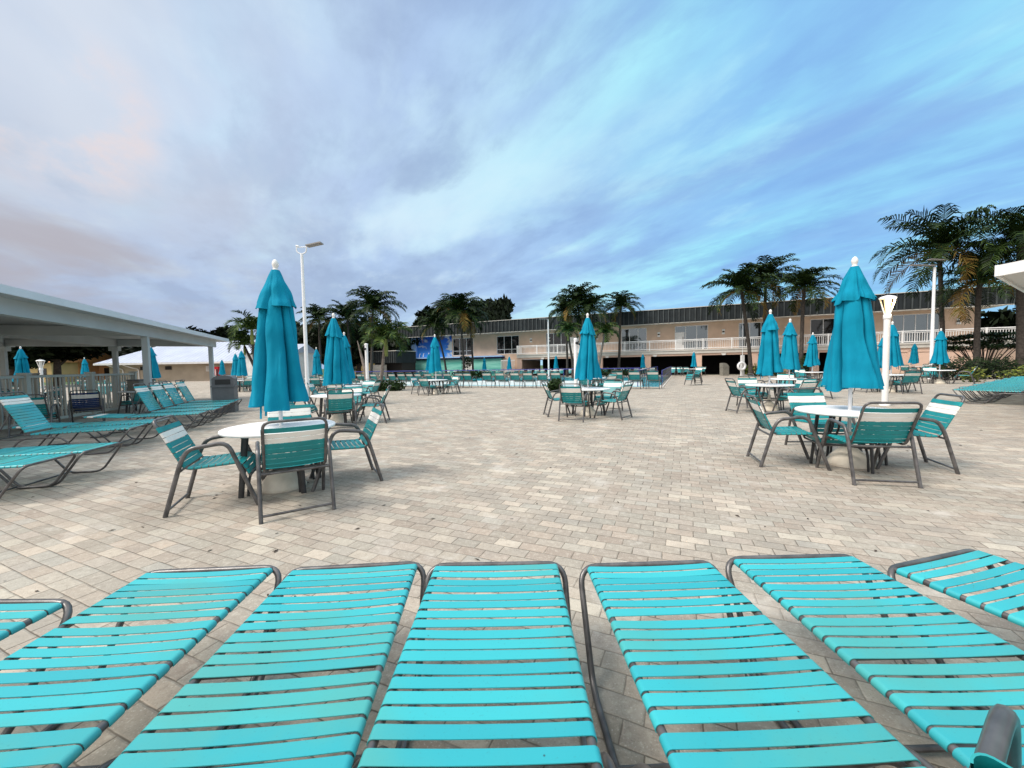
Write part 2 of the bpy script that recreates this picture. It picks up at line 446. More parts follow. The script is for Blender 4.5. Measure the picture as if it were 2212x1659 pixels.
class MB:
    def __init__(s):
        s.v, s.f, s.m, s.sm = [], [], [], []

    def add(s, vs, fs, mi=0, smooth=False):
        o = len(s.v)
        s.v += [tuple(p) for p in vs]
        for f in fs:
            s.f.append(tuple(o + i for i in f))
            s.m.append(mi)
            s.sm.append(smooth)

    def box(s, c, size, rz=0.0, mi=0, ry=0.0, rx=0.0):
        sx, sy, sz = size[0] / 2, size[1] / 2, size[2] / 2
        mt = Matrix.Translation(Vector(c)) @ Matrix.Rotation(rz, 4, 'Z') @ Matrix.Rotation(ry, 4, 'Y') @ Matrix.Rotation(rx, 4, 'X')
        vs = [mt @ Vector((x, y, z)) for x in (-sx, sx) for y in (-sy, sy) for z in (-sz, sz)]
        s.add(vs, [(0, 1, 3, 2), (4, 6, 7, 5), (0, 4, 5, 1), (2, 3, 7, 6), (0, 2, 6, 4), (1, 5, 7, 3)], mi)

    def bb(s, lo, hi, mi=0):
        s.box([(a + b) / 2 for a, b in zip(lo, hi)], [abs(b - a) for a, b in zip(lo, hi)], mi=mi)

    def tube(s, pts, r, n=8, mi=0, closed=False, flat=1.0):
        pts = [Vector(p) for p in pts]
        k = len(pts)
        rs = r if isinstance(r, (list, tuple)) else [r] * k
        # parallel transport
        def tan(i):
            if closed:
                return (pts[(i + 1) % k] - pts[i - 1]).normalized()
            if i == 0:
                return (pts[1] - pts[0]).normalized()
            if i == k - 1:
                return (pts[-1] - pts[-2]).normalized()
            return ((pts[i + 1] - pts[i]).normalized() + (pts[i] - pts[i - 1]).normalized()).normalized()
        t0 = tan(0)
        ref = Vector((1, 0, 0)) if abs(t0.x) < 0.8 else Vector((0, 0, 1))
        nrm = (ref - t0 * ref.dot(t0)).normalized()
        vs = []
        for i in range(k):
            t = tan(i)
            nrm = (nrm - t * nrm.dot(t))
            if nrm.length < 1e-6:
                nrm = t.orthogonal()
            nrm.normalize()
            bn = t.cross(nrm)
            for j in range(n):
                a = 2 * math.pi * (j + 0.5) / n
                vs.append(pts[i] + (nrm * math.cos(a) + bn * math.sin(a) * flat) * rs[i])
        fs = []
        for i in range(k if closed else k - 1):
            for j in range(n):
                a, b = i * n + j, i * n + (j + 1) % n
                c, d = ((i + 1) % k) * n + (j + 1) % n, ((i + 1) % k) * n + j
                fs.append((a, b, c, d))
        s.add(vs, fs, mi, True)
        if not closed:
            s.add(vs[:n], [tuple(range(n - 1, -1, -1))], mi)
            s.add(vs[-n:], [tuple(range(n))], mi)

    def lathe(s, prof, n=24, c=(0, 0, 0), mi=0, smooth=True):
        vs = []
        for r, z in prof:
            for j in range(n):
                a = 2 * math.pi * j / n
                vs.append((c[0] + r * math.cos(a), c[1] + r * math.sin(a), c[2] + z))
        fs = []
        for i in range(len(prof) - 1):
            for j in range(n):
                fs.append((i * n + j, i * n + (j + 1) % n, (i + 1) * n + (j + 1) % n, (i + 1) * n + j))
        s.add(vs, fs, mi, smooth)
        if prof[0][0] > 1e-4:
            s.add(vs[:n], [tuple(range(n - 1, -1, -1))], mi)
        if prof[-1][0] > 1e-4:
            s.add(vs[-n:], [tuple(range(n))], mi)

    def build(s, name, mats, parent=None, loc=None):
        me = bpy.data.meshes.new(name)
        me.from_pydata(s.v, [], s.f)
        if not isinstance(mats, (list, tuple)):
            mats = [mats]
        for m in mats:
            me.materials.append(m)
        me.polygons.foreach_set('material_index', s.m)
        me.polygons.foreach_set('use_smooth', s.sm)
        me.update()
        o = bpy.data.objects.new(name, me)
        COL.objects.link(o)
        if parent is not None:
            o.parent = parent
        if loc is not None:
            o.location = loc
        return o

def tag(o, label=None, cat=None, group=None, kind=None):
    if label: o['label'] = label
    if cat: o['category'] = cat
    if group: o['group'] = group
    if kind: o['kind'] = kind
    return o

def thing(name, label, cat, loc=(0, 0, 0), rz=0.0, group=None):
    o = bpy.data.objects.new(name, None)
    o.empty_display_size = 0.1
    COL.objects.link(o)
    o.location = loc
    o.rotation_euler = (0, 0, rz)
    return tag(o, label, cat, group)

def copy_tree(o, parent=None, kids=None):
    c = o.copy()
    COL.objects.link(c)
    if parent is not None:
        c.parent = parent
        c.matrix_parent_inverse = o.matrix_parent_inverse.copy()
    for ch in KIDS(o):
        copy_tree(ch, c)
    return c

def KIDS(o):
    return [x for x in o.children]

def face_rz(f):
    """rotation so that local +y points along f"""
    return math.atan2(f[1], f[0]) - math.pi / 2

ORD = ['first', 'second', 'third', 'fourth', 'fifth', 'sixth', 'seventh', 'eighth', 'ninth', 'tenth', 'eleventh', 'twelfth',
       'thirteenth', 'fourteenth', 'fifteenth', 'sixteenth', 'seventeenth', 'eighteenth', 'nineteenth', 'twentieth',
       'twenty-first', 'twenty-second', 'twenty-third', 'twenty-fourth']

# ------------------------------------------------------------------ straps on a rail
def rail_sampler(pts):
    pts = [Vector(p) for p in pts]
    cum = [0.0]
    for a, b in zip(pts, pts[1:]):
        cum.append(cum[-1] + (b - a).length)
    def P(sv):
        sv = max(0, min(cum[-1], sv))
        for i in range(len(pts) - 1):
            if sv <= cum[i + 1] or i == len(pts) - 2:
                t = (sv - cum[i]) / max(1e-9, cum[i + 1] - cum[i])
                return pts[i].lerp(pts[i + 1], t)
    return P, cum[-1]

def strap(mb, P, s0, s1, hw, r, side, mi=0, sag=0.004, thick=0.0028, wrap=200, nx=5, nw=5, skew=0.0):
    """one vinyl strap wrapped round both rails. P(s)->(y,z); side=+1/-1 chooses the face the strap lies on"""
    rows = []
    for q, sv in enumerate((s0, s1)):
        p = P(sv)
        e = 0.01
        d = (P(sv + e) - P(sv - e)).normalized()
        nrm = Vector((0, -d.z, d.y)) * side
        path = []
        a0, a1 = R(wrap), R(90)
        for i in range(nw + 1):
            a = a0 + (a1 - a0) * i / nw
            path.append((-hw + math.cos(a) * r, math.sin(a) * r, math.cos(a), math.sin(a)))
        for i in range(1, nx):
            x = -hw + 2 * hw * i / nx
            path.append((x, r - sag * (1 - (x / hw) ** 2), 0, 1))
        for i in range(nw + 1):
            a = R(90) + (R(180) - a0 - R(90)) * i / nw
            path.append((hw + math.cos(a) * r, math.sin(a) * r, math.cos(a), math.sin(a)))
        dx = skew if q else -skew
        outer = [Vector((x, p.y, p.z)) + nrm * (n_ + ny * thick) + Vector((nxx * thick, 0, 0)) + d * (dx * x / hw) for x, n_, nxx, ny in path]
        inner = [Vector((x, p.y, p.z)) + nrm * n_ + d * (dx * x / hw) for x, n_, nxx, ny in path]
        rows.append((outer, inner))
    k = len(rows[0][0])
    vs = rows[0][0] + rows[1][0] + rows[0][1] + rows[1][1]
    fs, fe = [], []
    for i in range(k - 1):
        fs.append((i, i + 1, k + i + 1, k + i))
        fs.append((2 * k + i, 3 * k + i, 3 * k + i + 1, 2 * k + i + 1))
        fe.append((i, 2 * k + i, 2 * k + i + 1, i + 1))
        fe.append((k + i, k + i + 1, 3 * k + i + 1, 3 * k + i))
    if side < 0:
        fs = [tuple(reversed(f)) for f in fs]; fe = [tuple(reversed(f)) for f in fe]
    mb.add(vs, fs, mi, True)
    mb.add(vs, fe, mi, False)

# ------------------------------------------------------------------ chairs
def make_chair(name, label, teal, seed=0, lowpoly=False, bare=0.075):
    rg = random.Random(seed)
    root = thing(name, label, 'chair')
    nseg = 5 if lowpoly else 10
    hw = 0.252
    back = [(0, -0.425, 0.895), (0, -0.205, 0.425)]
    seat = [(0, -0.205, 0.425), (0, 0.235, 0.44), (0, 0.315, 0.30)]
    prof = fillet([(0, -0.425, 0.895), (0, -0.205, 0.418), (0, 0.25, 0.44), (0, 0.31, 0.30)], 0.06, 3 if lowpoly else 5)
    rr, rs = 0.013, 0.0175
    # side frames with legs and arm in one bent tube
    for sx in (-1, 1):
        x = sx * 0.295
        p = fillet([(x, -0.36, 0.0), (x, -0.225, 0.50), (x, -0.165, 0.615), (x, 0.14, 0.655), (x, 0.375, 0.0)], 0.09, 2 if lowpoly else 5)
        mb = MB(); mb.tube(p, rs, nseg, flat=1.15)
        mb.tube([(x * 0.98, -0.245, 0.405), (sx * hw, -0.235, 0.412)], 0.012, 6)
        mb.tube([(x * 0.98, 0.225, 0.41), (sx * hw, 0.215, 0.425)], 0.012, 6)
        mb.build('side_frame', M['metal'], root)
    mb = MB()
    loop = [(-hw, p.y, p.z) for p in reversed(prof)] + [(hw, p.y, p.z) for p in prof]
    # round only the two top corners
    k = len(prof)
    top = fillet([loop[k - 2], loop[k - 1], loop[k], loop[k + 1]], 0.075, 2 if lowpoly else 6)
    path = loop[:k - 2] + [tuple(p) for p in top] + loop[k + 2:]
    mb.tube(path, rr, nseg)
    mb.tube([(-hw, 0.31, 0.30), (hw, 0.31, 0.30)], rr, nseg)
    mb.build('seat_frame', M['metal'], root)
    mb = MB()
    mb.tube([(-0.295, -0.345, 0.055), (0.295, -0.345, 0.055)], 0.0115, nseg)
    mb.build('stretcher', M['metal'], root)
    mb = MB()
    mb.tube([(-0.295, -0.248, 0.405), (0.295, -0.248, 0.405)], 0.0125, nseg)
    mb.build('stretcher', M['metal'], root)
    mb = MB()
    mb.tube([(-0.295, 0.225, 0.41), (0.295, 0.225, 0.41)], 0.0125, nseg)
    mb.build('stretcher', M['metal'], root)
    P, tot = rail_sampler(prof)
    bk, wh, st = MB(), MB(), MB()
    pitch, w = 0.0545, 0.0495
    nx, nw = (1, 2) if lowpoly else (5, 5)
    sv = bare
    for i in range(8):
        tgt = wh if i in (1, 2) else bk
        j = rg.uniform(-0.0012, 0.0012)
        strap(tgt, P, sv + j, sv + w + j, hw, rr + 0.0005, 1, nx=nx, nw=nw, sag=0.010, skew=rg.uniform(-0.001, 0.001))
        sv += pitch
    sv += 0.02
    while sv + w < tot - 0.005:
        strap(st, P, sv, sv + w - 0.002, hw, rr + 0.0005, 1, nx=nx, nw=nw, sag=0.012, skew=rg.uniform(-0.001, 0.001))
        sv += pitch + 0.0015
    b = bk.build('backrest', teal, root)
    wh.build('white_band', M['strap_white'], b)
    st.build('seat', teal, root)
    return root

# strap normal: for the back rail running downwards the sitting side must be +y
CH_NEAR = make_chair('strap_chair', 'x', M['strap_chair'], 1)
CH_FAR = make_chair('strap_chair', 'x', M['strap_far'], 2, True)
CH_CLOSE = make_chair('strap_chair', 'x', M['strap_chair'], 4, bare=0.02)
CH_NAVY = make_chair('strap_chair', 'x', M['strap_navy'], 3)
_used = set()

def chair(pos, f, label, group, proto=None):
    if proto is None:
        proto = CH_NEAR if pos[1] < 13 else CH_FAR
    if proto.name not in _used:
        _used.add(proto.name)
        o = proto
    else:
        o = copy_tree(proto)
    o.location = (pos[0], pos[1], pos[2] if len(pos) > 2 else 0.0)
    o.rotation_euler = (0, 0, face_rz(f))
    tag(o, label, 'chair', group)
    return o

# ------------------------------------------------------------------ tables
def make_table():
    root = thing('patio_table', 'x', 'table')
    mb = MB()
    mb.lathe([(0.0, 0.675), (0.50, 0.675), (0.555, 0.67), (0.568, 0.677), (0.572, 0.69), (0.568, 0.703), (0.555, 0.709), (0.03, 0.711)], 56)
    mb.build('tabletop', M['table'], root)
    for k in range(4):
        a = math.pi / 4 + k * math.pi / 2
        d = Vector((math.cos(a), math.sin(a), 0))
        mb = MB()
        mb.tube([d * 0.36 + Vector((0, 0, 0.672)), d * 0.43], [0.036, 0.028], 10, flat=0.55)
        mb.tube(fillet([d * 0.16 + Vector((0, 0, 0.672)), d * 0.20 + Vector((0, 0, 0.40)), d * 0.34 + Vector((0, 0, 0.24)), d * 0.36 + Vector((0, 0, 0.0))], 0.1, 4), 0.0135, 8)
        mb.build('leg', M['metal_dark'], root)
    mb = MB()
    pts = [Vector((math.cos(math.pi / 4 + k * math.pi / 2), math.sin(math.pi / 4 + k * math.pi / 2), 0)) * 0.395 + Vector((0, 0, 0.29)) for k in range(4)]
    for k in range(4):
        mb.tube([pts[k], pts[(k + 1) % 4]], 0.016, 8)
    ring = [(0.34 * math.cos(a), 0.34 * math.sin(a), 0.662) for a in [2 * math.pi * i / 20 for i in range(20)]]
    mb.tube(ring, 0.013, 6, closed=True)
    mb.build('brace', M['metal_dark'], root)
    return root
TABLE = make_table()

def table(x, y, rz, label, group):
    if 'table' not in _used:
        _used.add('table'); o = TABLE
    else:
        o = copy_tree(TABLE)
    o.location = (x, y, 0)
    o.rotation_euler = (0, 0, rz)
    return tag(o, label, 'table', group)

def make_base():
    mb = MB()
    mb.lathe([(0.235, 0.0), (0.24, 0.018), (0.23, 0.04), (0.195, 0.10), (0.145, 0.165), (0.09, 0.22), (0.055, 0.25), (0.038, 0.262), (0.036, 0.42), (0.026, 0.425)], 36)
    return mb.build('umbrella_stand', M['base'])
BASE = make_base()

def ubase(x, y, label, group):
    if 'base' not in _used:
        _used.add('base'); o = BASE
    else:
        o = BASE.copy(); COL.objects.link(o)
    o.location = (x, y, 0.0)
    o.rotation_euler = (0, 0, rng.uniform(0, 6))
    return tag(o, label, 'umbrella stand', group)

# ------------------------------------------------------------------ closed umbrellas
def lobes(n, rg, jit):
    bnd = [(i + rg.uniform(-jit, jit)) / n for i in range(n)]
    bnd.sort()
    return bnd

def cloth(seed, n, z0, z1, Rf, depth, hem, twist, nth=120, nz=22, sharp=0.6, jit=0.30, fold=0.20):
    """pleated closed canopy: Rf(t) radius, depth(t) pleat depth, t=0 top"""
    rg = random.Random(seed)
    bnd = lobes(n, rg, jit)
    amp = [rg.uniform(0.84, 1.14) for _ in range(n)]
    drop = [rg.uniform(-1, 1) for _ in range(n)]
    lean = [rg.uniform(-0.5, 0.5) for _ in range(n)]
    ph = rg.uniform(0, 10)
    mb = MB()
    vs = []
    for i in range(nz + 1):
        t = i / nz
        for j in range(nth):
            th = j / nth
            k = n - 1
            for q in range(n):
                if bnd[q] <= th:
                    k = q
                else:
                    break
            if th < bnd[0]:
                k = n - 1
            lo = bnd[k]
            hi = bnd[(k + 1) % n] + (1 if k == n - 1 else 0)
            tt = th if th >= lo else th + 1
            p = (tt - lo) / (hi - lo)
            p2 = min(1, max(0, p + lean[k] * 0.25 * math.sin(math.pi * p) * t))
            sh = abs(math.sin(math.pi * p2)) ** sharp
            wob = mnoise.noise(Vector((math.cos(th * 6.283) * 1.8 + ph, math.sin(th * 6.283) * 1.8, t * 2.6))) * 0.17
            fine = mnoise.noise(Vector((math.cos(th * 6.283) * 6 + ph, math.sin(th * 6.283) * 6, t * 7))) * 0.035
            r = Rf(t) * ((1 - depth(t)) + depth(t) * sh * (1 + (amp[k] - 1) * t) + (wob + fine) * min(1, t * 2.5))
            r *= 1 + t * (0.045 * math.sin(2 * math.pi * (2 + k % 2) * p + k * 1.7) + 0.02 * math.sin(2 * math.pi * 5 * p + k))
            z = z0 + (z1 - z0) * t
            z += hem * t ** 3 * ((0.55 - sh) * 1.1 + drop[k] * 0.6 + wob * 2.0 + 0.10 * math.sin(2 * math.pi * 2 * p + k))
            a = th * 2 * math.pi + twist * t - fold * min(1, t * 3) * (hi - lo) * 2 * math.pi * math.sin(2 * math.pi * p) * (1 + 0.5 * lean[k])
            vs.append((r * math.cos(a), r * math.sin(a), z))
    fs = []
    for i in range(nz):
        for j in range(nth):
            fs.append((i * nth + j, i * nth + (j + 1) % nth, (i + 1) * nth + (j + 1) % nth, (i + 1) * nth + j))
    fs = [tuple(reversed(f)) for f in fs]
    mb.add(vs, fs, 0, True)
    return mb

def make_umbrella(seed, hi=True, nl=7, dmax=0.42, jit=0.38, sharp=0.5, twist=0.2):
    """closed market umbrella; finial tip at z=2.65, hem around z=1.0"""
    root = thing('umbrella', 'x', 'umbrella')
    mb = MB()
    mb.tube([(0, 0, 0.30), (0, 0, 2.50)], 0.0205, 14)
    if hi:
        mb.box((0, -0.022, 0.82), (0.012, 0.004, 0.10), mi=1)
        mb.box((0, -0.0225, 0.93), (0.026, 0.006, 0.03), mi=1)
    mb.build('pole', [M['white_metal'], M['metal_dark']], root)
    nth, nz = (168, 30) if hi else (72, 12)
    n = 7 if seed % 2 else 8
    low = cloth(seed, nl, 2.30, 1.00, lambda t: 0.095 + 0.050 * min(1, t * 8.0) + 0.170 * t ** 1.05, lambda t: 0.28 + dmax * min(1, t * 2.2), 0.07, twist, nth, nz, sharp=sharp, jit=jit, fold=0.15)
    low.build('canopy', M['canvas'], root)
    cap = cloth(seed + 50, 5 if seed % 2 else 6, 2.525, 2.10, lambda t: 0.042 + 0.165 * t ** 0.9, lambda t: 0.04 + 0.26 * t, 0.05, 0.05, nth, nz // 2, sharp=0.75, jit=0.3, fold=0.10)
    cap.build('vent_flap', M['canvas'], root)
    mb = MB()
    mb.lathe([(0.032, 2.505), (0.034, 2.53), (0.024, 2.54), (0.026, 2.552), (0.033, 2.575), (0.036, 2.595), (0.031, 2.618), (0.016, 2.642), (0.0, 2.65)], 16)
    mb.build('finial', M['finial'], root)
    mb = MB()
    for dx in (0.0, 0.05):
        pts = [(0.10 + dx, 0.10, 1.12), (0.11 + dx, 0.11, 0.98), (0.115 + dx, 0.112, 0.86 - dx * 0.6)]
        for a, b in zip(pts, pts[1:]):
            mb.add([(a[0], a[1], a[2]), (a[0] + 0.022, a[1] - 0.01, a[2]), (b[0] + 0.022, b[1] - 0.01, b[2]), (b[0], b[1], b[2])], [(0, 1, 2, 3)])
            mb.add([(a[0], a[1] + 0.004, a[2]), (a[0] + 0.022, a[1] - 0.006, a[2]), (b[0] + 0.022, b[1] - 0.006, b[2]), (b[0], b[1] + 0.004, b[2])], [(3, 2, 1, 0)])
    mb.build('tie_strap', M['canvas'], root)
    return root

UMB = [make_umbrella(11, True, 7, 0.50, 0.40, 0.50, 0.15), make_umbrella(26, True, 6, 0.54, 0.42, 0.46, 0.40), make_umbrella(33, False, 7), make_umbrella(46, False, 6), make_umbrella(57, False, 8, 0.36), make_umbrella(64, True, 8, 0.48, 0.40, 0.5, -0.3)]

def umbrella(x, y, label, group, var=None, ztop=2.65, rz=None, lean=(0, 0), zoff=0.0):
    if var is None:
        var = rng.choice((2, 3, 4)) if y > 11 else rng.choice((0, 1, 5))
    p = UMB[var]
    if p.name not in _used:
        _used.add(p.name); o = p
    else:
        o = copy_tree(p)
    s = ztop / 2.65
    o.location = (x, y, zoff)
    o.scale = (s, s, s)
    o.rotation_euler = (lean[0], lean[1], rng.uniform(0, 6.28) if rz is None else rz)
    return tag(o, label, 'umbrella', group)

def umb_px(u, v, Y, label, group, **kw):
    p = atY(u, v, Y)
    return umbrella(p.x, p.y, label, group, ztop=p.z, **kw), p

# ------------------------------------------------------------------ chaises
def make_chaise(raise_deg, seed, hi=True):
    rg = random.Random(seed)
    root = thing('sun_lounger', 'x', 'sun lounger')
    hw, zr, rr = 0.280, 0.385, 0.0125
    ns = 10 if hi else 6
    n4 = 6 if hi else 3
    xl = 0.327
    # foot bar flowing into the two front legs / runners
    def runner(sx):
        x = sx * xl
        return [(x, 0.26, 0.014), (x, 0.62, 0.014), (x, 0.86, 0.325), (x, 1.32, 0.325), (x, 1.55, 0.014), (x, 1.84, 0.014)]
    left = [(-xl, 0.0, zr)] + runner(-1)
    mb = MB()
    pts = list(reversed(runner(-1))) + [(-xl, 0.0, zr + 0.004), (xl, 0.0, zr + 0.004)] + runner(1)
    mb.tube(fillet(pts, 0.085, n4), 0.0135, ns)
    for sx in (-1, 1):
        for y in (0.98, 1.20):
            mb.tube([(sx * xl, y, 0.33), (sx * (hw + 0.008), y, zr - 0.004)], 0.009, 6)
    mb.tube([(-xl, 0.60, 0.03), (xl, 0.60, 0.03)], 0.011, 6)
    mb.tube([(-xl, 1.72, 0.014), (xl, 1.72, 0.014)], 0.011, 6)
    mb.build('leg_frame', M['metal'], root)
    # seat rails
    hinge = 1.26
    mb = MB()
    for sx in (-1, 1):
        mb.tube([(sx * hw, 0.008, zr), (sx * hw, hinge + 0.05, zr)], rr, ns)
    for y in (0.62, hinge - 0.03):
        mb.tube([(-hw, y, zr - 0.012), (hw, y, zr - 0.012)], 0.0105, ns)
    mb.build('seat_rail', M['metal'], root)
    a = R(raise_deg)
    blen = 0.74
    def B(y, n=0.0):
        return (hinge + y * math.cos(a) - n * math.sin(a), zr + y * math.sin(a) + n * math.cos(a))
    mb = MB()
    bh = hw - 0.004 if raise_deg > 5 else hw
    pts = [(-bh,) + B(0.02), (-bh,) + B(blen), (bh,) + B(blen), (bh,) + B(0.02)]
    mb.tube(fillet(pts, 0.075, n4), rr, ns)
    if raise_deg > 15:
        for sx in (-1, 1):
            mb.tube([(sx * (bh - 0.03),) + B(0.40, -0.02), (sx * (bh - 0.03), hinge + 0.40 * math.cos(a) + 0.22, zr - 0.06)], 0.009, 6)
        mb.tube([(-xl, hinge + 0.40 * math.cos(a) + 0.22, zr - 0.06), (xl, hinge + 0.40 * math.cos(a) + 0.22, zr - 0.06)], 0.010, 6)
        for sx in (-1, 1):
            mb.tube([(sx * xl, hinge, 0.325), (sx * xl, hinge + 0.40 * math.cos(a) + 0.22, zr - 0.06)], 0.010, 6)
    mb.build('back_frame', M['metal'], root)
    # straps
    nx, nw = (6, 6) if hi else (2, 3)
    st = MB()
    P, tot = rail_sampler([(0, 0.0, zr), (0, hinge, zr)])
    y, w = 0.024, 0.0422
    while y + w < hinge - 0.01:
        g = rg.choice((0.008, 0.009, 0.010, 0.011, 0.012, 0.013, 0.016, 0.024)) if hi else 0.014
        strap(st, P, y, y + w + rg.uniform(-0.001, 0.001), hw, rr + 0.0008, 1, nx=nx, nw=nw, sag=rg.uniform(0.002, 0.009), thick=0.0026, skew=rg.uniform(-0.0015, 0.0015), wrap=215)
        y += w + g
    st.build('seat', M['strap'], root)
    bk, wh = MB(), MB()
    b0, b1 = B(0), B(blen)
    P, tot = rail_sampler([(0,) + b0, (0,) + b1])
    y = blen - 0.065 - w
    i = 0
    while y > 0.015:
        strap(wh if i in (1, 2) else bk, P, y, y + w, bh, rr + 0.0008, 1, nx=nx, nw=nw, sag=0.008, thick=0.003, skew=rg.uniform(-0.002, 0.002), wrap=215)
        y -= w + 0.007
        i += 1
    b = bk.build('backrest', M['strap'], root)
    wh.build('white_band', M['strap_white'], b)
    return root

CHAISE = {'flat1': make_chaise(0, 5), 'flat2': make_chaise(0, 6), 'flat3': make_chaise(0, 8), 'flatlow': make_chaise(4, 9, False), 'up': make_chaise(66, 10, False), 'up_near': make_chaise(64, 12, True)}

def chaise(foot, axis, label, group, kind='flatlow'):
    """foot: centre of the foot end, axis: direction from foot to head"""
    p = CHAISE[kind]
    if p.name not in _used:
        _used.add(p.name); o = p
    else:
        o = copy_tree(p)
    o.location = (foot[0], foot[1], 0)
    o.rotation_euler = (0, 0, face_rz(axis))
    return tag(o, label, 'sun lounger', group)

# ================================================================== SETTING
def q2(a, b, z):
    p = E1 * a + E2 * b
    return (p.x, p.y, z)

def toAB(p):
    v = Vector((p[0], p[1], 0))
    return v.dot(E1), v.dot(E2)

# pool rectangle in site axes (a along E1, b along E2)
PA1, PB0 = -1.15, 22.5
PA0, PB1 = PA1 - 29.0, 42.3

def sheet_hole(name, z, outer, hole, mat, label=None):
    a0, a1, b0, b1 = outer
    h0, h1, k0, k1 = hole
    xs, ys = [a0, h0, h1, a1], [b0, k0, k1, b1]
    mb = MB()
    for i in range(3):
        for j in range(3):
            if i == 1 and j == 1:
                continue
            mb.add([q2(xs[i], ys[j], z), q2(xs[i + 1], ys[j], z), q2(xs[i + 1], ys[j + 1], z), q2(xs[i], ys[j + 1], z)], [(0, 1, 2, 3)])
    o = mb.build(name, mat)
    return tag(o, label, kind='structure')

hole = (PA0, PA1, PB0, PB1)
sheet_hole('ground', -0.006, (-900, 900, -900, 900), hole, M['lawn'], 'flat lawn around the pool deck')
sheet_hole('pavement', 0.0, (-66, 46, -25, 45.2), hole, M['paver'], 'beige and grey concrete paver deck')
mb = MB()
mb.add([q2(PA0, PB0, -0.09), q2(PA1, PB0, -0.09), q2(PA1, PB1, -0.09), q2(PA0, PB1, -0.09)], [(0, 1, 2, 3)])
tag(mb.build('water', M['water']), 'cyan swimming pool water behind the chair row', kind='structure')
mb = MB()
cw = 0.20
def qbox(mb, a0, a1, b0, b1, z0, z1, mi=0):
    vs = [q2(a, b, z) for a in (a0, a1) for b in (b0, b1) for z in (z0, z1)]
    mb.add(vs, [(0, 1, 3, 2), (4, 6, 7, 5), (0, 4, 5, 1), (2, 3, 7, 6), (0, 2, 6, 4), (1, 5, 7, 3)], mi)
qbox(mb, PA0 - cw, PA1 + cw, PB0 - cw, PB0 + 0.02, -0.4, 0.035)
qbox(mb, PA0 - cw, PA1 + cw, PB1 - 0.02, PB1 + cw, -0.4, 0.035)
qbox(mb, PA0 - cw, PA0 + 0.02, PB0 + 0.02, PB1 - 0.02, -0.4, 0.035)
qbox(mb, PA1 - 0.02, PA1 + cw, PB0 + 0.02, PB1 - 0.02, -0.4, 0.035)
tag(mb.build('pool_coping', M['coping']), 'pale stone coping round the swimming pool', kind='structure')

# pool divider walkway and rail
mb = MB()
dB = PB0 + 3.3
qbox(mb, PA0 + 0.1, PA1 - 1.2, dB, dB + 0.5, -0.3, 0.20)
t = thing('pool_divider', 'low white divider wall crossing the pool under a navy handrail', 'pool wall')
mb.build('wall', M['white'], t)
mb = MB()
z = 1.02
mb.tube([q2(PA0 + 0.2, dB + 0.25, z), q2(PA1 - 1.3, dB + 0.25, z)], 0.032, 8)
for i in range(12):
    a = PA0 + 0.3 + i * (PA1 - 1.7 - PA0) / 11
    mb.tube([q2(a, dB + 0.25, 0.2), q2(a, dB + 0.25, z)], 0.022, 6)
mb.build('handrail', M['blue_rail'], t)

# blue ramp rails on the right side of the pool
def ramp_rail(a, label):
    t = thing('ramp_rail', label, 'handrail', group='blue rails along the pool ramp')
    mb = MB()
    n = 13
    pts = []
    b0, b1 = PB0 + 0.3, PB1 - 0.5
    mb.tube(fillet([q2(a, b0, 0.0), q2(a, b0 + 0.05, 0.92), q2(a, b1, 0.97), q2(a, b1 + 0.05, 0.0)], 0.2, 4), 0.024, 8)
    mb.tube([q2(a, b0 + 0.05, 0.55), q2(a, b1, 0.58)], 0.018, 6)
    mb.build('rail', M['blue_rail'], t)
    for i in range(1, n):
        mb = MB()
        b = b0 + (b1 - b0) * i / n
        mb.tube([q2(a, b, 0.0), q2(a, b, 0.93 + 0.05 * i / n)], 0.022, 6)
        mb.build('post', M['metal'], t)
    return t
ramp_rail(PA1 + 0.12, 'blue handrail with grey posts on outer edge of pool ramp')
ramp_rail(PA1 - 1.15, 'blue handrail standing in the water on inner side of pool ramp')

# ------------------------------------------------------------------ main building
A0 = Vector((-15.0, 56.3, 0)); B0 = Vector((35.9, 33.95, 0))
BD = (B0 - A0).normalized()
BN = Vector((-BD.y, BD.x, 0))      # points away from the camera
def bx_of_u(u, setback=0.0):
    """local x on the facade seen at picture column u"""
    d = ray(u, 780); k = d.x / d.y
    P = A0 + BN * setback
    return (k * P.y - P.x) / (BD.x - k * BD.y)
bld = thing('clubhouse', 'long two-storey beige clubhouse with dark ribbed roof fascia and white balcony', 'building', A0, math.atan2(BD.y, BD.x))
SB = 1.6
XL, XR = bx_of_u(880), bx_of_u(2131)
XF = bx_of_u(2192)
XB = bx_of_u(1117)     # balcony start
ZT, ZF, ZR0, ZR1, ZS, ZO = 7.15, 5.62, 2.72, 3.78, 2.27, 2.05
# upper wall with window openings
wins = []   # (u0,u1,z0,z1,kind,cols)
wins.append((979, 1023, 2.85, 5.25, 'dark', 3))
wins.append((1073.5, 1122, 2.85, 5.25, 'dark', 3))
wins.append((1180, 1229, ZR0, 5.3, 'dark', 3))
wins.append((1342, 1397, ZR0, 5.35, 'sky', 3))
wins.append((1457.5, 1529, ZR0, 5.35, 'sky', 3))
wins.append((1595, 1668, ZR0, 5.35, 'sky', 3))
wins.append((1749, 1806, ZR0, 5.35, 'dark', 2))
wins.append((1925, 2028, ZR0, 5.35, 'sky', 4))
W = [(bx_of_u(a, SB), bx_of_u(b, SB), z0, z1, k, c) for a, b, z0, z1, k, c in wins]
XM = bx_of_u(977, SB)  # end of mural
def wall_panel(x0, x1, z0, z1, y, mat, name='wall', th=0.25):
    mb = MB(); mb.bb((x0, y, z0), (x1, y + th, z1)); return mb.build(name, mat, bld)
mb = MB()
xs = XM
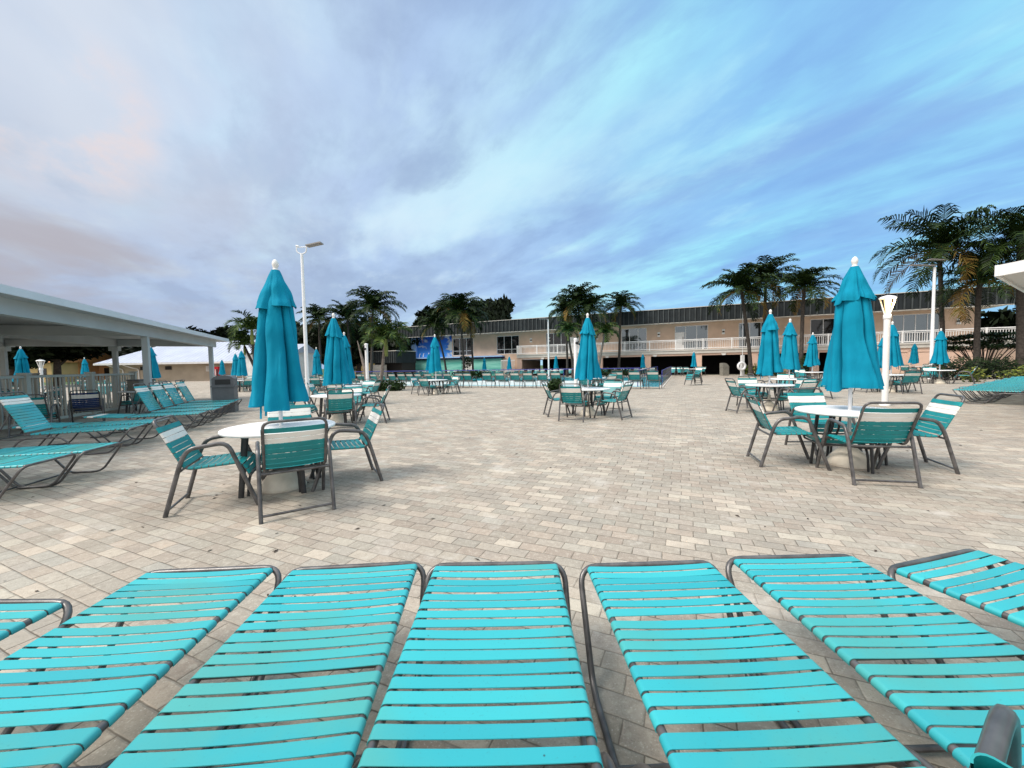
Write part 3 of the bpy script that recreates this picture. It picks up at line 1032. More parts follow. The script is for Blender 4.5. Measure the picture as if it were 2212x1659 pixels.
for x0, x1, z0, z1, k, c in W:
    zlo = ZR0 - 0.35 if x0 > XB else 0.0
    mb.bb((xs, SB, zlo if xs > XB - 3 else 0.0), (x0, SB + 0.25, ZF + 0.3))
    mb.bb((x0, SB, z1), (x1, SB + 0.25, ZF + 0.3))
    if z0 > 2.8:
        mb.bb((x0, SB, 0.0), (x1, SB + 0.25, z0))
    xs = x1
mb.bb((xs, SB, ZR0 - 0.35), (XR, SB + 0.25, ZF + 0.3))
mb.bb((XR - 0.25, SB + 0.25, ZR0 - 0.35), (XR, SB + 9, ZF + 0.3))
mb.bb((W[1][1], SB, 0), (XB + 0.02, SB + 0.25, ZR0 - 0.35)) if W[1][1] < XB else None
mb.build('wall', M['stucco'], bld)
# windows
for i, (x0, x1, z0, z1, k, c) in enumerate(W):
    fr = MB()
    t_ = 0.06
    y0, y1 = SB + 0.05, SB + 0.13
    fr.bb((x0, y0, z0), (x0 + t_, y1, z1)); fr.bb((x1 - t_, y0, z0), (x1, y1, z1))
    fr.bb((x0 + t_, y0, z1 - t_), (x1 - t_, y1, z1)); fr.bb((x0 + t_, y0, z0), (x1 - t_, y1, z0 + t_))
    for q in range(1, c):
        xm = x0 + (x1 - x0) * q / c
        fr.bb((xm - 0.03, y0, z0 + t_), (xm + 0.03, y1, z1 - t_))
    if i < 2:
        zt = z0 + 0.62
        for q in range(c):
            xa = x0 + (x1 - x0) * q / c + (t_ if q == 0 else 0.03)
            xb = x0 + (x1 - x0) * (q + 1) / c - (t_ if q == c - 1 else 0.03)
            fr.bb((xa, y0 + 0.004, zt - 0.03), (xb, y1 - 0.004, zt + 0.03))
    f = fr.build('window', M['white_metal'], bld)
    mb = MB()
    mb.bb((x0 + 0.01, SB + 0.085, z0 + 0.01), (x1 - 0.01, SB + 0.10, z1 - 0.01))
    mb.build('pane', M['glass_dark'] if k == 'dark' else M['glass_sky'], f)
# white doors on the balcony
for (u0, u1) in ((1228, 1252), (1457.5, 1478)):
    x0, x1 = bx_of_u(u0, SB), bx_of_u(u1, SB)
    mb = MB()
    mb.bb((x0, SB - 0.06, ZR0), (x1, SB + 0.04, ZR0 + 1.95))
    d = mb.build('door', M['white'], bld)
    mb = MB(); mb.bb((x1 - 0.16, SB - 0.10, ZR0 + 0.55), (x1 - 0.10, SB - 0.06, ZR0 + 1.45)); mb.build('door_handle', M['metal_dark'], d)
# mural wall
mb = MB()
mb.bb((XL, SB, 2.55), (XM, SB + 0.25, ZF + 0.3))
mb.build('mural', M['mural_sky'], bld)
mb = MB()
xs2 = XB - 1.2
mb.bb((XL - 2.0, SB - 0.35, 0.0), (bx_of_u(1005, SB), SB + 0.0, 2.30), 0)
mb.bb((bx_of_u(1022, SB), SB - 0.35, 0.0), (bx_of_u(1086, SB), SB + 0.0, 2.30), 0)
mb.build('mural_sea_wall', M['mural_sea'], bld)
mb = MB()
mb.bb((XL - 2.0, SB - 0.55, 2.30), (bx_of_u(1090, SB), SB, 2.52), 0)  # navy strip standing for the shadow below the ledge
mb.bb((XL - 2.0, SB - 0.75, 2.52), (bx_of_u(1090, SB), SB + 0.0, 2.68), 1)
mb.build('mural_ledge', [M['navy'], M['pale_blue']], bld)
x = bx_of_u(893, SB)
mb = MB(); mb.bb((x, SB - 0.42, 2.68), (x + 0.75, SB + 0.02, ZF), 0); mb.bb((x, SB - 0.42, 0), (x + 0.75, SB - 0.352, 2.30), 1)
mb.build('pilaster', [M['pale_blue'], M['mural_sea']], bld)
mb = MB()
for x0 in (bx_of_u(909, SB), bx_of_u(917, SB)):   # two painted white birds
    mb.add([(x0, SB - 0.39, 2.75), (x0 + 0.10, SB - 0.39, 2.70), (x0 + 0.16, SB - 0.39, 3.05), (x0 + 0.05, SB - 0.39, 3.10)], [(0, 1, 2, 3)])
    mb.add([(x0 + 0.08, SB - 0.392, 3.0), (x0 + 0.30, SB - 0.392, 3.25), (x0 + 0.14, SB - 0.392, 3.28)], [(0, 1, 2)])
mb.build('painted_bird', M['white'], bld)
# white door panel in the sea wall
mb = MB(); mb.bb((bx_of_u(1005, SB), SB - 0.30, 0), (bx_of_u(1022, SB), SB - 0.1, 2.30)); mb.build('white_gate', M['white'], bld)
# fascia with ribs
mb = MB()
mb.bb((XL - 1.5, 0.0, ZF), (XF, 0.35, ZT - 0.06))
x = XL - 1.4
while x < XF:
    mb.bb((x, -0.10, ZF + 0.03), (x + 0.09, 0.0, ZT - 0.08), 1)
    x += 0.52
mb.build('roof_fascia', [M['fascia'], M['rib']], bld)
mb = MB()
mb.bb((XL - 1.5, -0.08, ZT - 0.06), (XF, 0.45, ZT))
mb.bb((XL - 1.5, -0.055, ZF - 0.05), (XF, 0.35, ZF - 0.003))
mb.build('roof_edge_trim', M['trim'], bld)
mb = MB(); mb.bb((XL - 1.5, 0.36, ZF + 0.02), (XF, 14, ZF + 0.30)); mb.build('roof', M['soffit'], bld)
# balcony
bal = MB()
bal.bb((XB, -0.10, ZS), (XF, SB + 0.2, ZS + 0.30))
bal.bb((XB, -0.16, ZS + 0.30), (XF, SB, ZS + 0.43))
bo = bal.build('balcony', M['trim'], bld)
mb = MB()
mb.bb((XB, -0.06, ZR1 - 0.08), (XF, 0.03, ZR1)); mb.bb((XB + 0.1, -0.05, ZR0 + 0.06), (XF, 0.02, ZR0 + 0.13))
mb.bb((XB, -0.05, ZR1 - 0.20), (XF, 0.015, ZR1 - 0.15))
mb.bb((XB, 0.03, ZR1 - 0.08), (XB + 0.09, SB, ZR1)); mb.bb((XB, 0.03, ZR0 + 0.06), (XB + 0.07, SB, ZR0 + 0.13))
x = XB
i = 0
while x < XF:
    if i % 16 == 0:
        mb.bb((x, -0.07, ZR0 - 0.02), (x + 0.11, 0.04, ZR1 + 0.02))
    else:
        mb.bb((x + 0.03, -0.035, ZR0 + 0.13), (x + 0.06, 0.0, ZR1 - 0.20))
    x += 0.165
    i += 1
for q in range(9):
    mb.bb((XB + 0.02, 0.12 + q * 0.17, ZR0 + 0.13), (XB + 0.055, 0.155 + q * 0.17, ZR1 - 0.20))
mb.build('railing', M['white'], bo)
# ground floor: piers and dark bays
piers = [1117, 1290, 1393, 1502, 1622, 1690, 1752, 1870]
XG = bx_of_u(1870)
mb = MB()
mb.bb((XB, 0.0, ZO), (XR, 0.35, ZS))
for u in piers:
    x = bx_of_u(u)
    mb.bb((x, 0.0, 0.0), (x + 0.62, 0.40, ZO))
mb.bb((XB, 0.40, 0.0), (XB + 0.3, 8.0, ZO))
mb.build('lower_wall', M['stucco_low'], bld)
mb = MB()
XW0 = bx_of_u(2016); XW1 = bx_of_u(2040)
mb.bb((XG + 0.62, 0.05, 0), (XW0, 0.35, ZO)); mb.bb((XW1, 0.05, 0), (XR, 0.35, ZO)); mb.bb((XW0, 0.05, 0), (XW1, 0.35, 0.75))
mb.bb((XW0, 0.05, 1.85), (XW1, 0.35, ZO))
for u in (1900, 1960, 2070, 2105):
    x = bx_of_u(u); mb.bb((x, 0.0, 0), (x + 0.3, 0.05, ZO))
mb.bb((XG + 0.62, 0.0, ZO - 0.14), (XR, 0.05, ZO))
mb.build('side_wall', M['stucco_low'], bld)
mb = MB()
mb.bb((XW0, 0.12, 1.26), (XW1, 0.18, 1.32)); mb.bb((XW0, 0.12, 0.75), (XW0 + 0.05, 0.18, 1.85)); mb.bb((XW1 - 0.05, 0.12, 0.75), (XW1, 0.18, 1.85)); mb.bb((XW0, 0.04, 0.68), (XW1, 0.12, 0.75))
wf = mb.build('window', M['white_metal'], bld)
mb = MB(); mb.bb((XW0, 0.19, 0.75), (XW1, 0.21, 1.85)); mb.build('pane', M['glass_dark'], wf)
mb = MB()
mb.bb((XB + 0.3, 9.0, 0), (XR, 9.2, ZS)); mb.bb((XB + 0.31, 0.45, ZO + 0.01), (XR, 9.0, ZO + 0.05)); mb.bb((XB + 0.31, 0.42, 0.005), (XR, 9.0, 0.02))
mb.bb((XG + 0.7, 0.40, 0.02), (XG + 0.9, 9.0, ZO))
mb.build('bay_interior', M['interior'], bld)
# small fence at the left end of the ground floor
mb = MB()
x0, x1 = bx_of_u(1086, SB), bx_of_u(1116, SB)
mb.bb((x0, SB - 0.6, 1.95), (x1, SB - 0.52, 2.05)); mb.bb((x0, SB - 0.6, 0.55), (x1, SB - 0.52, 0.62))
x = x0
while x < x1:
    mb.bb((x, SB - 0.58, 0.62), (x + 0.05, SB - 0.54, 1.95)); x += 0.17
mb.build('gate_railing', M['white'], bld)
mb = MB(); mb.bb((x0 - 0.1, SB - 0.7, 0.0), (x1 + 0.2, SB - 0.3, 0.5)); mb.build('plinth', M['trim'], bld)
# wall lights
for u in (1148, 1187, 1290, 1423, 1562, 1697, 1835, 2066):
    x = bx_of_u(u, SB)
    mb = MB(); mb.bb((x - 0.14, SB - 0.14, 4.25), (x + 0.14, SB, 4.45), 0); mb.bb((x - 0.09, SB - 0.10, 4.45), (x + 0.09, SB, 4.60), 1); mb.bb((x - 0.14, SB - 0.14, 4.60), (x + 0.14, SB, 4.78), 0)
    mb.build('wall_light', [M['white'], M['metal_dark']], bld)
for u in (1173, 1312, 1415, 1563):
    x = bx_of_u(u)
    mb = MB(); mb.bb((x - 0.22, -0.16, ZO + 0.03), (x + 0.22, 0.0, ZO + 0.17), 0); mb.bb((x - 0.15, -0.22, ZO - 0.02), (x + 0.15, -0.04, ZO + 0.03), 1)
    mb.build('soffit_light', [M['trim'], M['white']], bld)
x = bx_of_u(2135)
mb = MB(); mb.bb((x, 3.0, 0), (x + 4.5, 9, ZS + 0.3)); mb.build('end_block', M['stucco_low'], bld)

# low annex in front of the left end of the clubhouse
p = atY(828, 790, 50.0)
an = thing('annex', 'dark low annex with ribbed fascia left of the painted mural wall', 'building', (p.x, p.y, 0), SITE)
mb = MB()
mb.bb((-2.2, 0, 1.9), (2.1, 4, 3.4))
x = -2.2
while x < 2.1:
    mb.bb((x, -0.10, 1.95), (x + 0.09, 0, 3.38), 1); x += 0.36
mb.build('roof_fascia', [M['fascia'], M['rib']], an)
mb = MB(); mb.bb((-2.3, -0.1, 3.4), (2.2, 4, 3.48)); mb.build('roof_edge_trim', M['trim'], an)
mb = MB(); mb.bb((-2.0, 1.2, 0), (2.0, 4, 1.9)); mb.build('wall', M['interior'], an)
mb = MB(); mb.bb((-1.8, -0.2, 0), (0.2, 0.4, 1.7)); mb.build('service_box', M['trim'], an)

# ------------------------------------------------------------------ left pergola
PD = Vector((-0.385, 0.923, 0)).normalized()
PC = Vector((-PD.y, PD.x, 0))          # to the left, away from the deck
c1 = atY(318, 800, 12.4); c1.z = 0
per = thing('pergola', 'large white flat-roofed shade shelter over loungers at the left', 'shelter', c1, math.atan2(PD.y, PD.x))
# local x along PD, local y to the left (PC)
zb = 2.45
cols = [(0.0, 0), (6.3, 0), (-6.2, 0), (0.0, 3.4), (6.3, 3.4), (-6.2, 3.4), (0.0, 6.8), (6.3, 6.8)]
for cxx, cyy in cols:
    mb = MB()
    mb.box((cxx, cyy, zb / 2), (0.155, 0.155, zb))
    if cyy > 0:
        mb.box((cxx, cyy, zb - 0.09), (0.3, 0.3, 0.18))
    mb.build('column', M['pergola'], per)
for yy in (0, 3.4, 6.8):
    mb = MB(); mb.bb((-9, yy - 0.11, zb + 0.002), (6.75, yy + 0.11, zb + 0.31)); mb.build('beam', M['pergola'], per)
for xx in (-6.2, 0.0, 6.3):
    mb = MB(); mb.bb((xx - 0.11, 0.135, zb + 0.02), (xx + 0.11, 3.265, zb + 0.30)); mb.bb((xx - 0.11, 3.535, zb + 0.02), (xx + 0.11, 6.665, zb + 0.30)); mb.build('cross_beam', M['pergola'], per)
mb = MB(); mb.bb((-9.3, -0.42, zb + 0.312), (7.35, 11.0, zb + 0.43)); mb.build('roof', M['pergola'], per)  # slab carried further left, out of view, to darken the area below
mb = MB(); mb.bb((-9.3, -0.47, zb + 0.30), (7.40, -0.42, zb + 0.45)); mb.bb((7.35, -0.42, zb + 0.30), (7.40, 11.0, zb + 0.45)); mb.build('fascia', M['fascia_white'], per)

# right roof edge
rr_ = thing('shade_roof', 'white flat roof corner reaching in at the right edge', 'shelter', (9.95, 8.0, 0), R(32))
mb = MB(); mb.add([(0, 0, 3.02), (8, 0, 3.02), (8, -9, 3.02), (-4.6, -7.4, 3.02), (0, 0, 3.16), (8, 0, 3.16), (8, -9, 3.16), (-4.6, -7.4, 3.16)], [(3, 2, 1, 0), (4, 5, 6, 7), (0, 1, 5, 4), (1, 2, 6, 5), (2, 3, 7, 6), (3, 0, 4, 7)])
mb.build('roof', M['soffit'], rr_)
mb = MB(); mb.bb((-0.1, 0.0, 2.98), (8, 0.05, 3.20))
ang = math.atan2(-7.4, -4.6)
mb.box((-2.36, -3.70, 3.09), (8.8, 0.05, 0.22), rz=ang)
mb.build('fascia', M['white'], rr_)
for px_, py_ in ((6.5, -1.0), (6.5, -7.5)):
    mb = MB(); mb.box((px_, py_, 1.51), (0.2, 0.2, 3.02)); mb.build('column', M['white'], rr_)

# ------------------------------------------------------------------ balustrade fence on the left
FS = Vector((-11.7, 9.4, 0)) + PD * -5.2
def fence(start, direc, length, label, every=2.55, posts_at_end=True):
    t = thing('balustrade_fence', label, 'fence', start, math.atan2(direc.y, direc.x), 'white balustrade fences left of the deck')
    mb = MB()
    mb.bb((0, -0.045, 1.245), (length, 0.045, 1.305)); mb.bb((0, -0.03, 0.12), (length, 0.03, 0.19))
    x = 0.05
    while x < length:
        mb.bb((x, -0.014, 0.19), (x + 0.028, 0.014, 1.245)); x += 0.165
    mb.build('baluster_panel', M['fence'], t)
    n = int(length / every)
    for i in range(n + 1):
        mb = MB(); xx = min(length, i * every)
        mb.box((xx, 0, 0.66), (0.14, 0.14, 1.32)); mb.box((xx, 0, 1.345), (0.18, 0.18, 0.05))
        mb.build('post', M['fence'], t)
    return t
fence(FS, PD, 10.2, 'long white balustrade fence behind the loungers at left')
FE = FS + PD * 10.2
fence(FE, PC, 7.6, 'white balustrade fence returning left from the corner post')

# ------------------------------------------------------------------ low white-roofed building
lb = thing('pool_house', 'low beige pool house with white hip metal roof', 'building', (-53.6, 50.0, 0), R(1.5))
Lx, Dy, ze, zr = 22.5, 12.0, 2.50, 5.55
mb = MB(); mb.bb((1.0, 0.9, 0), (Lx - 0.8, Dy - 0.9, 2.35)); mb.build('wall', M['tan_wall'], lb)
mb = MB()
rx0, rx1, ry = 5.2, Lx - 5.2, Dy / 2
vs = [(0, 0, ze), (Lx, 0, ze), (Lx, Dy, ze), (0, Dy, ze), (rx0, ry, zr), (rx1, ry, zr)]
mb.add(vs, [(0, 1, 5, 4), (1, 2, 5), (2, 3, 4, 5), (3, 0, 4), (3, 2, 1, 0)])
for i in range(1, 44):
    x = i * 0.5
    tt = min(1.0, x / rx0, (Lx - x) / rx0)
    mb.tube([(x, 0.02, ze + 0.015), (x, ry * tt, ze + (zr - ze) * tt + 0.015)], 0.022, 4)
mb.build('roof', M['white_roof'], lb)
mb = MB(); mb.bb((-0.05, -0.06, ze - 0.24), (Lx, -0.003, ze - 0.01)); mb.bb((-0.06, -0.003, ze - 0.24), (-0.003, Dy, ze - 0.01)); mb.build('gutter', M['white'], lb)
mb = MB(); mb.bb((0, 0.0, ze - 0.10), (Lx, Dy, ze - 0.05)); mb.build('eave', M['trim'], lb)
for xx in (1.6, 3.6):
    mb = MB(); mb.tube(fillet([(xx, 0.0, 2.25), (xx + 0.7, 0.5, 1.85), (xx + 1.2, 0.82, 1.7), (xx + 1.2, 0.82, 0)], 0.2, 3), 0.07, 6); mb.build('downpipe', M['white'], lb)
for xx in (5.0, 8.2):
    mb = MB(); mb.bb((xx, 0.84, 1.55), (xx + 0.8, 0.92, 2.0)); mb.build('vent', M['interior'], lb)
mb = MB(); mb.bb((13.2, 0.84, 0), (14.2, 0.895, 2.05)); mb.build('door', M['tan_wall'], lb)
mb = MB(); mb.bb((13.45, 0.82, 1.25), (14.1, 0.838, 1.95), 0)
for q in range(5):
    mb.bb((13.52, 0.816, 1.84 - q * 0.12), (14.02 - 0.1 * (q % 2), 0.8195, 1.88 - q * 0.12), 1)
mb.build('notice', [M['paper'], M['ink']], lb)

p = atY(463, 812, 49.5)
vm = thing('vending_machine', 'red vending machine against the pool house wall', 'vending machine', (p.x, 49.6, 0), 0)
mb = MB(); mb.bb((-0.45, 0, 0.06), (0.45, 0.75, 1.82)); mb.bb((-0.42, 0.05, 0), (0.42, 0.7, 0.06)); mb.build('cabinet', M['red'], vm)
mb = MB()
for q in range(6):
    mb.bb((0.02, -0.012, 0.55 + q * 0.16), (0.16, -0.004, 0.65 + q * 0.16))
mb.build('lettering', M['white'], vm)
mb = MB(); mb.bb((0.22, -0.015, 0.5), (0.40, -0.004, 1.5)); mb.build('control_panel', M['black'], vm)

# white sided shed by the bushy palm
p = atY(545, 812, 40.0)
sh = thing('white_shed', 'white shed with horizontal siding behind the bushy palm', 'building', (p.x - 0.6, 40.0, 0), R(-4))
mb = MB()
for q in range(20):
    mb.box((2.6, 0.0, 0.09 + q * 0.155), (5.2, 0.05, 0.15), rx=R(6))
mb.bb((0, 0.04, 0), (5.2, 3.5, 3.1)); mb.build('wall', M['white'], sh)
mb = MB(); mb.bb((-0.08, -0.05, 0), (0.0, 0.08, 3.1)); mb.bb((5.2, -0.05, 0), (5.28, 0.08, 3.1)); mb.build('corner_trim', M['trim'], sh)
mb = MB(); mb.add([(-0.3, -0.4, 3.05), (5.5, -0.4, 3.05), (5.5, 4, 3.05), (-0.3, 4, 3.05), (-0.3, 1.8, 4.0), (5.5, 1.8, 4.0)], [(0, 1, 5, 4), (2, 3, 4, 5), (3, 0, 4), (1, 2, 5), (3, 2, 1, 0)]); mb.build('roof', M['white_roof'], sh)

# distant houses on the left
def house(u, v, Y, w, h, mat, label):
    p = atY(u, v, Y)
    t = thing('house', label, 'house', (p.x, Y, 0), R(8))
    mb = MB(); mb.bb((-w / 2, 0, 0), (w / 2, 7, h)); mb.build('wall', mat, t)
    mb = MB(); mb.add([(-w / 2 - .5, -.5, h - .02), (w / 2 + .5, -.5, h - .02), (w / 2 + .5, 7.5, h - .02), (-w / 2 - .5, 7.5, h - .02), (-w / 2 - .5, 3.5, h + 1.8), (w / 2 + .5, 3.5, h + 1.8)], [(0, 1, 5, 4), (2, 3, 4, 5), (3, 0, 4), (1, 2, 5), (3, 2, 1, 0)]); mb.build('roof', M['orange_wall'], t)
    for q in (-0.3, 0.25):
        mb = MB(); mb.bb((w * q, -0.05, 0.9), (w * q + 1.1, 0.02, 2.1)); mb.build('window', M['glass_dark'], t)
house(52, 790, 58, 7, 3.0, M['yellow_wall'], 'ochre house far left behind the wide umbrella')
house(100, 790, 62, 9, 3.2, M['orange_wall'], 'orange house behind the white lamp post at left')
house(203, 790, 66, 6, 2.6, M['orange_wall'], 'small rust-coloured house left of the pool house roof')
house(785, 790, 70, 8, 3.0, M['yellow_wall'], 'tan house glimpsed behind the palms left of the mural')

# ================================================================== POLES AND LAMPS
def pole_px(u, vtop, Y):
    p = atY(u, vtop, Y)
    return p.x, p.y, p.z

def floodlight(u, vtop, Y, r, label, heads, name='light_pole'):
    x, y, z = pole_px(u, vtop, Y)
    t = thing(name, label, 'light pole', (x, y, 0))
    mb = MB(); mb.tube([(0, 0, 0), (0, 0, 0.5), (0, 0, z)], [r * 1.35, r * 1.2, r * 0.85], 14); mb.lathe([(r * 2.2, 0), (r * 2.2, 0.04), (r * 1.4, 0.06)], 16)
    mb.build('pole', M['white_metal'], t)
    for (dx, dz, tilt, w) in heads:
        mb = MB()
        mb.box((dx, 0, z + dz), (w, 0.26, 0.04), ry=tilt)
        mb.box((dx, 0, z + dz - 0.026), (w * 0.8, 0.20, 0.015), ry=tilt)
        mb.build('lamp_head', M['lamp_head'], t)
    return t, z
t, z = floodlight(652, 548, 14.0, 0.058, 'tall white light pole with one flat lamp behind the near left umbrella', [(0.46, 0.31, R(-11), 0.54)])
mb = MB()
mb.tube(fillet([(-0.18, 0, z + 0.28), (-0.18, 0, z + 0.05), (0, 0, z - 0.02), (0.16, 0, z + 0.05), (0.18, 0, z + 0.30)], 0.12, 5), 0.02, 8)
mb.tube([(-0.20, 0, z + 0.22), (0.24, 0, z + 0.24)], 0.014, 8)
mb.tube([(-0.20, 0, z + 0.28), (-0.10, 0, z + 0.26)], 0.03, 8)
mb.build('yoke', M['white_metal'], t)
floodlight(2019, 577, 25.0, 0.085, 'thick white light pole with two flat lamps beside the tall palms', [(-0.75, 0.12, R(2), 1.5), (0.2, 0.45, R(4), 1.1)])
floodlight(1184, 690, 38.0, 0.07, 'slim white light pole with short arm by the balcony', [(-0.45, 0.05, R(2), 0.9)])

def camera_post(u, vtop, Y, label, cams):
    x, y, z = pole_px(u, vtop, Y)
    t = thing('camera_post', label, 'camera post', (x, y, 0))
    mb = MB(); mb.tube([(0, 0, 0), (0, 0, z)], 0.075, 14); mb.lathe([(0.085, z - 0.02), (0.085, z + 0.03), (0.02, z + 0.05)], 14); mb.build('post', M['white_metal'], t)
    for dx, dy, dz in cams:
        mb = MB(); mb.tube([(dx * 0.4, dy * 0.4, z + dz), (dx, dy, z + dz)], 0.04, 8); mb.tube([(dx, dy, z + dz), (dx * 1.4, dy * 1.5, z + dz - 0.02)], [0.062, 0.05], 10); mb.build('security_camera', M['black'], t)
camera_post(1243, 733, 17.0, 'white camera post beside the middle umbrella', [(0.03, -0.12, -0.16), (0.15, -0.02, -0.20)])
camera_post(791, 744, 19.0, 'white camera post left of the leaning palm', [(-0.02, -0.12, -0.22), (-0.12, 0.02, -0.08)])

def lantern(x, y, h, label, lit):
    t = thing('lamp_post', label, 'lamp post', (x, y, 0))
    mb = MB(); mb.tube([(0, 0, 0), (0, 0, h - 0.58)], 0.075, 16)
    mb.lathe([(0.125, 0), (0.125, 0.05), (0.09, 0.07)], 16)
    mb.lathe([(0.085, h - 0.72), (0.09, h - 0.70), (0.09, h - 0.60), (0.075, h - 0.585)], 16)
    mb.build('post', M['white'], t)
    mb = MB()
    mb.lathe([(0.045, h - 0.57), (0.06, h - 0.40), (0.085, h - 0.16), (0.085, h - 0.15)], 12)
    mb.build('lantern_glass', M['lamp_glow'] if lit else M['paper'], t)
    mb = MB()
    for k in range(4):
        a = k * math.pi / 2 + 0.5
        mb.tube([(0.06 * math.cos(a), 0.06 * math.sin(a), h - 0.585), (0.168 * math.cos(a), 0.168 * math.sin(a), h - 0.145)], 0.019, 6)
    mb.build('lantern_frame', M['white'], t)
    mb = MB(); mb.lathe([(0.195, h - 0.15), (0.20, h - 0.125), (0.155, h - 0.09), (0.06, h - 0.06)], 12, smooth=False); mb.build('lantern_cap', M['white'], t)
    mb = MB(); mb.lathe([(0.04, h - 0.06), (0.04, h - 0.01), (0.0, h)], 8); mb.build('photocell', M['black'], t)
    return t
p = at(1911, 876)
hz = atY(1914, 634, p.y).z
lt = lantern(p.x, p.y, hz, 'lit white lantern post beside the big umbrella at right', True)
ld = bpy.data.lights.new('lantern_light', 'POINT'); ld.energy = 22; ld.color = (1, 0.78, 0.45); ld.shadow_soft_size = 0.08
lo = bpy.data.objects.new('lantern_light', ld); COL.objects.link(lo); lo.parent = lt; lo.location = (0, -0.16, hz - 0.30)
p = atY(87, 775, 24)
lantern(p.x, p.y, p.z, 'white lantern post beyond the balustrade fence at left', False)

# life ring post
p = at(1603.5, 813)
z = atY(1603, 767, p.y).z
t = thing('life_ring_post', 'white post carrying a white life ring before the dark bays', 'post', (p.x, p.y, 0))
mb = MB(); mb.box((0, 0, z / 2), (0.26, 0.2, z)); mb.build('post', M['white'], t)
mb = MB(); mb.tube([(0.0, 0, z), (-0.03, 0, z + 4.4)], 0.025, 6); mb.build('aerial_pole', M['white_metal'], t)
mb = MB()
ring = [(0.31 * math.cos(a), 0, 0.31 * math.sin(a)) for a in [2 * math.pi * i / 24 for i in range(24)]]
mb.tube(ring, 0.10, 10, closed=True)
lr = mb.build('life_ring', M['white_metal'])
lr.location = (p.x - 0.22, p.y - 0.26, z - 0.98)
tag(lr, 'round white life ring hanging on the post near the bays', 'life ring')

# bins
p = at(1564.5, 811.5)
t = thing('litter_bin', 'beige dome-topped litter bin in front of the dark bays', 'litter bin', (p.x, p.y, 0)); t.scale = (0.72, 0.72, 0.95)
mb = MB(); mb.box((0, 0, 0.42), (0.82, 0.8, 0.84)); mb.build('body', M['tan_bin'], t)
mb = MB(); mb.box((0, 0, 0.865), (0.90, 0.88, 0.05))
pr = [(-0.42, 0.89), (-0.42, 1.26), (-0.2, 1.28), (0.05, 1.24), (0.28, 1.10), (0.42, 0.89)]
vs = [(x, y, z) for y in (-0.4, 0.4) for x, z in pr]
n = len(pr)
mb.add(vs, [tuple(range(n)), tuple(range(2 * n - 1, n - 1, -1))] + [(i, n + i, n + (i + 1) % n, (i + 1) % n) for i in range(n)])
mb.build('lid', M['tan_bin'], t)
p = atY(487, 850, 12.6)
t = thing('litter_bin', 'dark grey litter bin with hooded lid beside the end pergola column', 'litter bin', (p.x, p.y, 0), R(25))
mb = MB(); mb.box((0, 0, 0.41), (0.58, 0.56, 0.82)); mb.build('body', M['grey_bin'], t)
mb = MB(); mb.box((0, 0, 0.84), (0.64, 0.62, 0.05))
pr = [(-0.29, 0.865), (-0.29, 1.08), (-0.22, 1.15), (-0.08, 1.19), (0.08, 1.19), (0.22, 1.15), (0.29, 1.08), (0.29, 0.865)]
vs = [(x, y, z) for y in (-0.28, 0.28) for x, z in pr]
n = len(pr)
mb.add(vs, [tuple(range(n)), tuple(range(2 * n - 1, n - 1, -1))] + [(i, n + i, n + (i + 1) % n, (i + 1) % n) for i in range(n)])
lid = mb.build('lid', M['grey_bin'], t)
mb = MB(); mb.box((0, -0.284, 0.98), (0.40, 0.012, 0.16)); mb.build('flap', M['black'], lid)

# ================================================================== FOREGROUND LOUNGERS
FG = 'turquoise loungers in the foreground row'
fg = [((60, 1312), (165, 1300), 'flat2', 'flat turquoise lounger cut by the left edge, end bar only in view', 0.30),
      ((312, 1236), (604, 1226), 'flat1', 'second foreground lounger from left, flat, blue-green side rail in view', 0),
      ((632, 1226), (908, 1222), 'flat3', 'third foreground lounger from left with worn light grey end bar', 0),
      ((921, 1222), (1223, 1217), 'flat2', 'middle foreground lounger pointing straight at the camera', 0),
      ((1253, 1222), (1545, 1216), 'flat1', 'foreground lounger right of the middle one, greenish faded straps', 0),
      ((1566, 1208), (1850, 1200), 'flat3', 'flat foreground lounger second from right, beside the near chair back', 0),
      ((1905, 1231), (2112, 1186), 'flat2', 'rightmost turned turquoise lounger with bluer straps', 0)]
rails = {1: ((597, 1229), (187, 1619)), 2: ((897, 1223), (750, 1652)), 4: ((1262, 1229), (1439, 1659)), 5: ((1578, 1215), (2041, 1627))}
for i, (l, r, kind, lab, ext) in enumerate(fg):
    a, b = at(l[0], l[1], 0.39), at(r[0], r[1], 0.39)
    d = (b - a); d.z = 0
    if i == 0:
        # only the right corner is seen: continue to the left by the lounger's width
        d = Vector((0.985, -0.02, 0)).normalized()
        mid = b - d * 0.33
    elif i == 6:
        d.normalize(); mid = a + d * 0.345
    else:
        mid = (a + b) / 2; d.normalize()
    ax = Vector((d.y, -d.x, 0))
    if i in rails:
        ra, rb_ = at(*rails[i][0], 0.398), at(*rails[i][1], 0.398)
        ax = (rb_ - ra); ax.z = 0; ax.normalize()
    print('AX', i, ax)
    chaise((mid.x, mid.y), ax, lab, FG, kind)
    print('FG', i, [round(q, 2) for q in (a.x, a.y, b.x, b.y)], round((b - a).length, 2))
# another raised lounger end at the right edge
a = at(2206, 1195, 0.45)
chaise((a.x + 0.37, a.y + 0.02), (0.35, -0.94), 'lounger cut off by right edge, only its rounded corner tube visible', FG, 'flat1')

# chair back very close to the camera, bottom right
f = Vector((0.85, 0.53)).normalized()
tcor = Vector((0.548, 0.420))
rgt = Vector((f.y, -f.x))
org = tcor + rgt * 0.245 + f * 0.42
chair((org.x, org.y, -0.005), f, 'close-up chair back corner with teal and white wraps at bottom right', 'strap chairs on the pavers', CH_CLOSE)

# ================================================================== NEAR TABLES
G_CH = 'teal and white strap chairs round the tables'
G_TB = 'round white patio tables'
G_UM = 'closed blue umbrellas'
G_UB = 'cream umbrella bases under the tables'

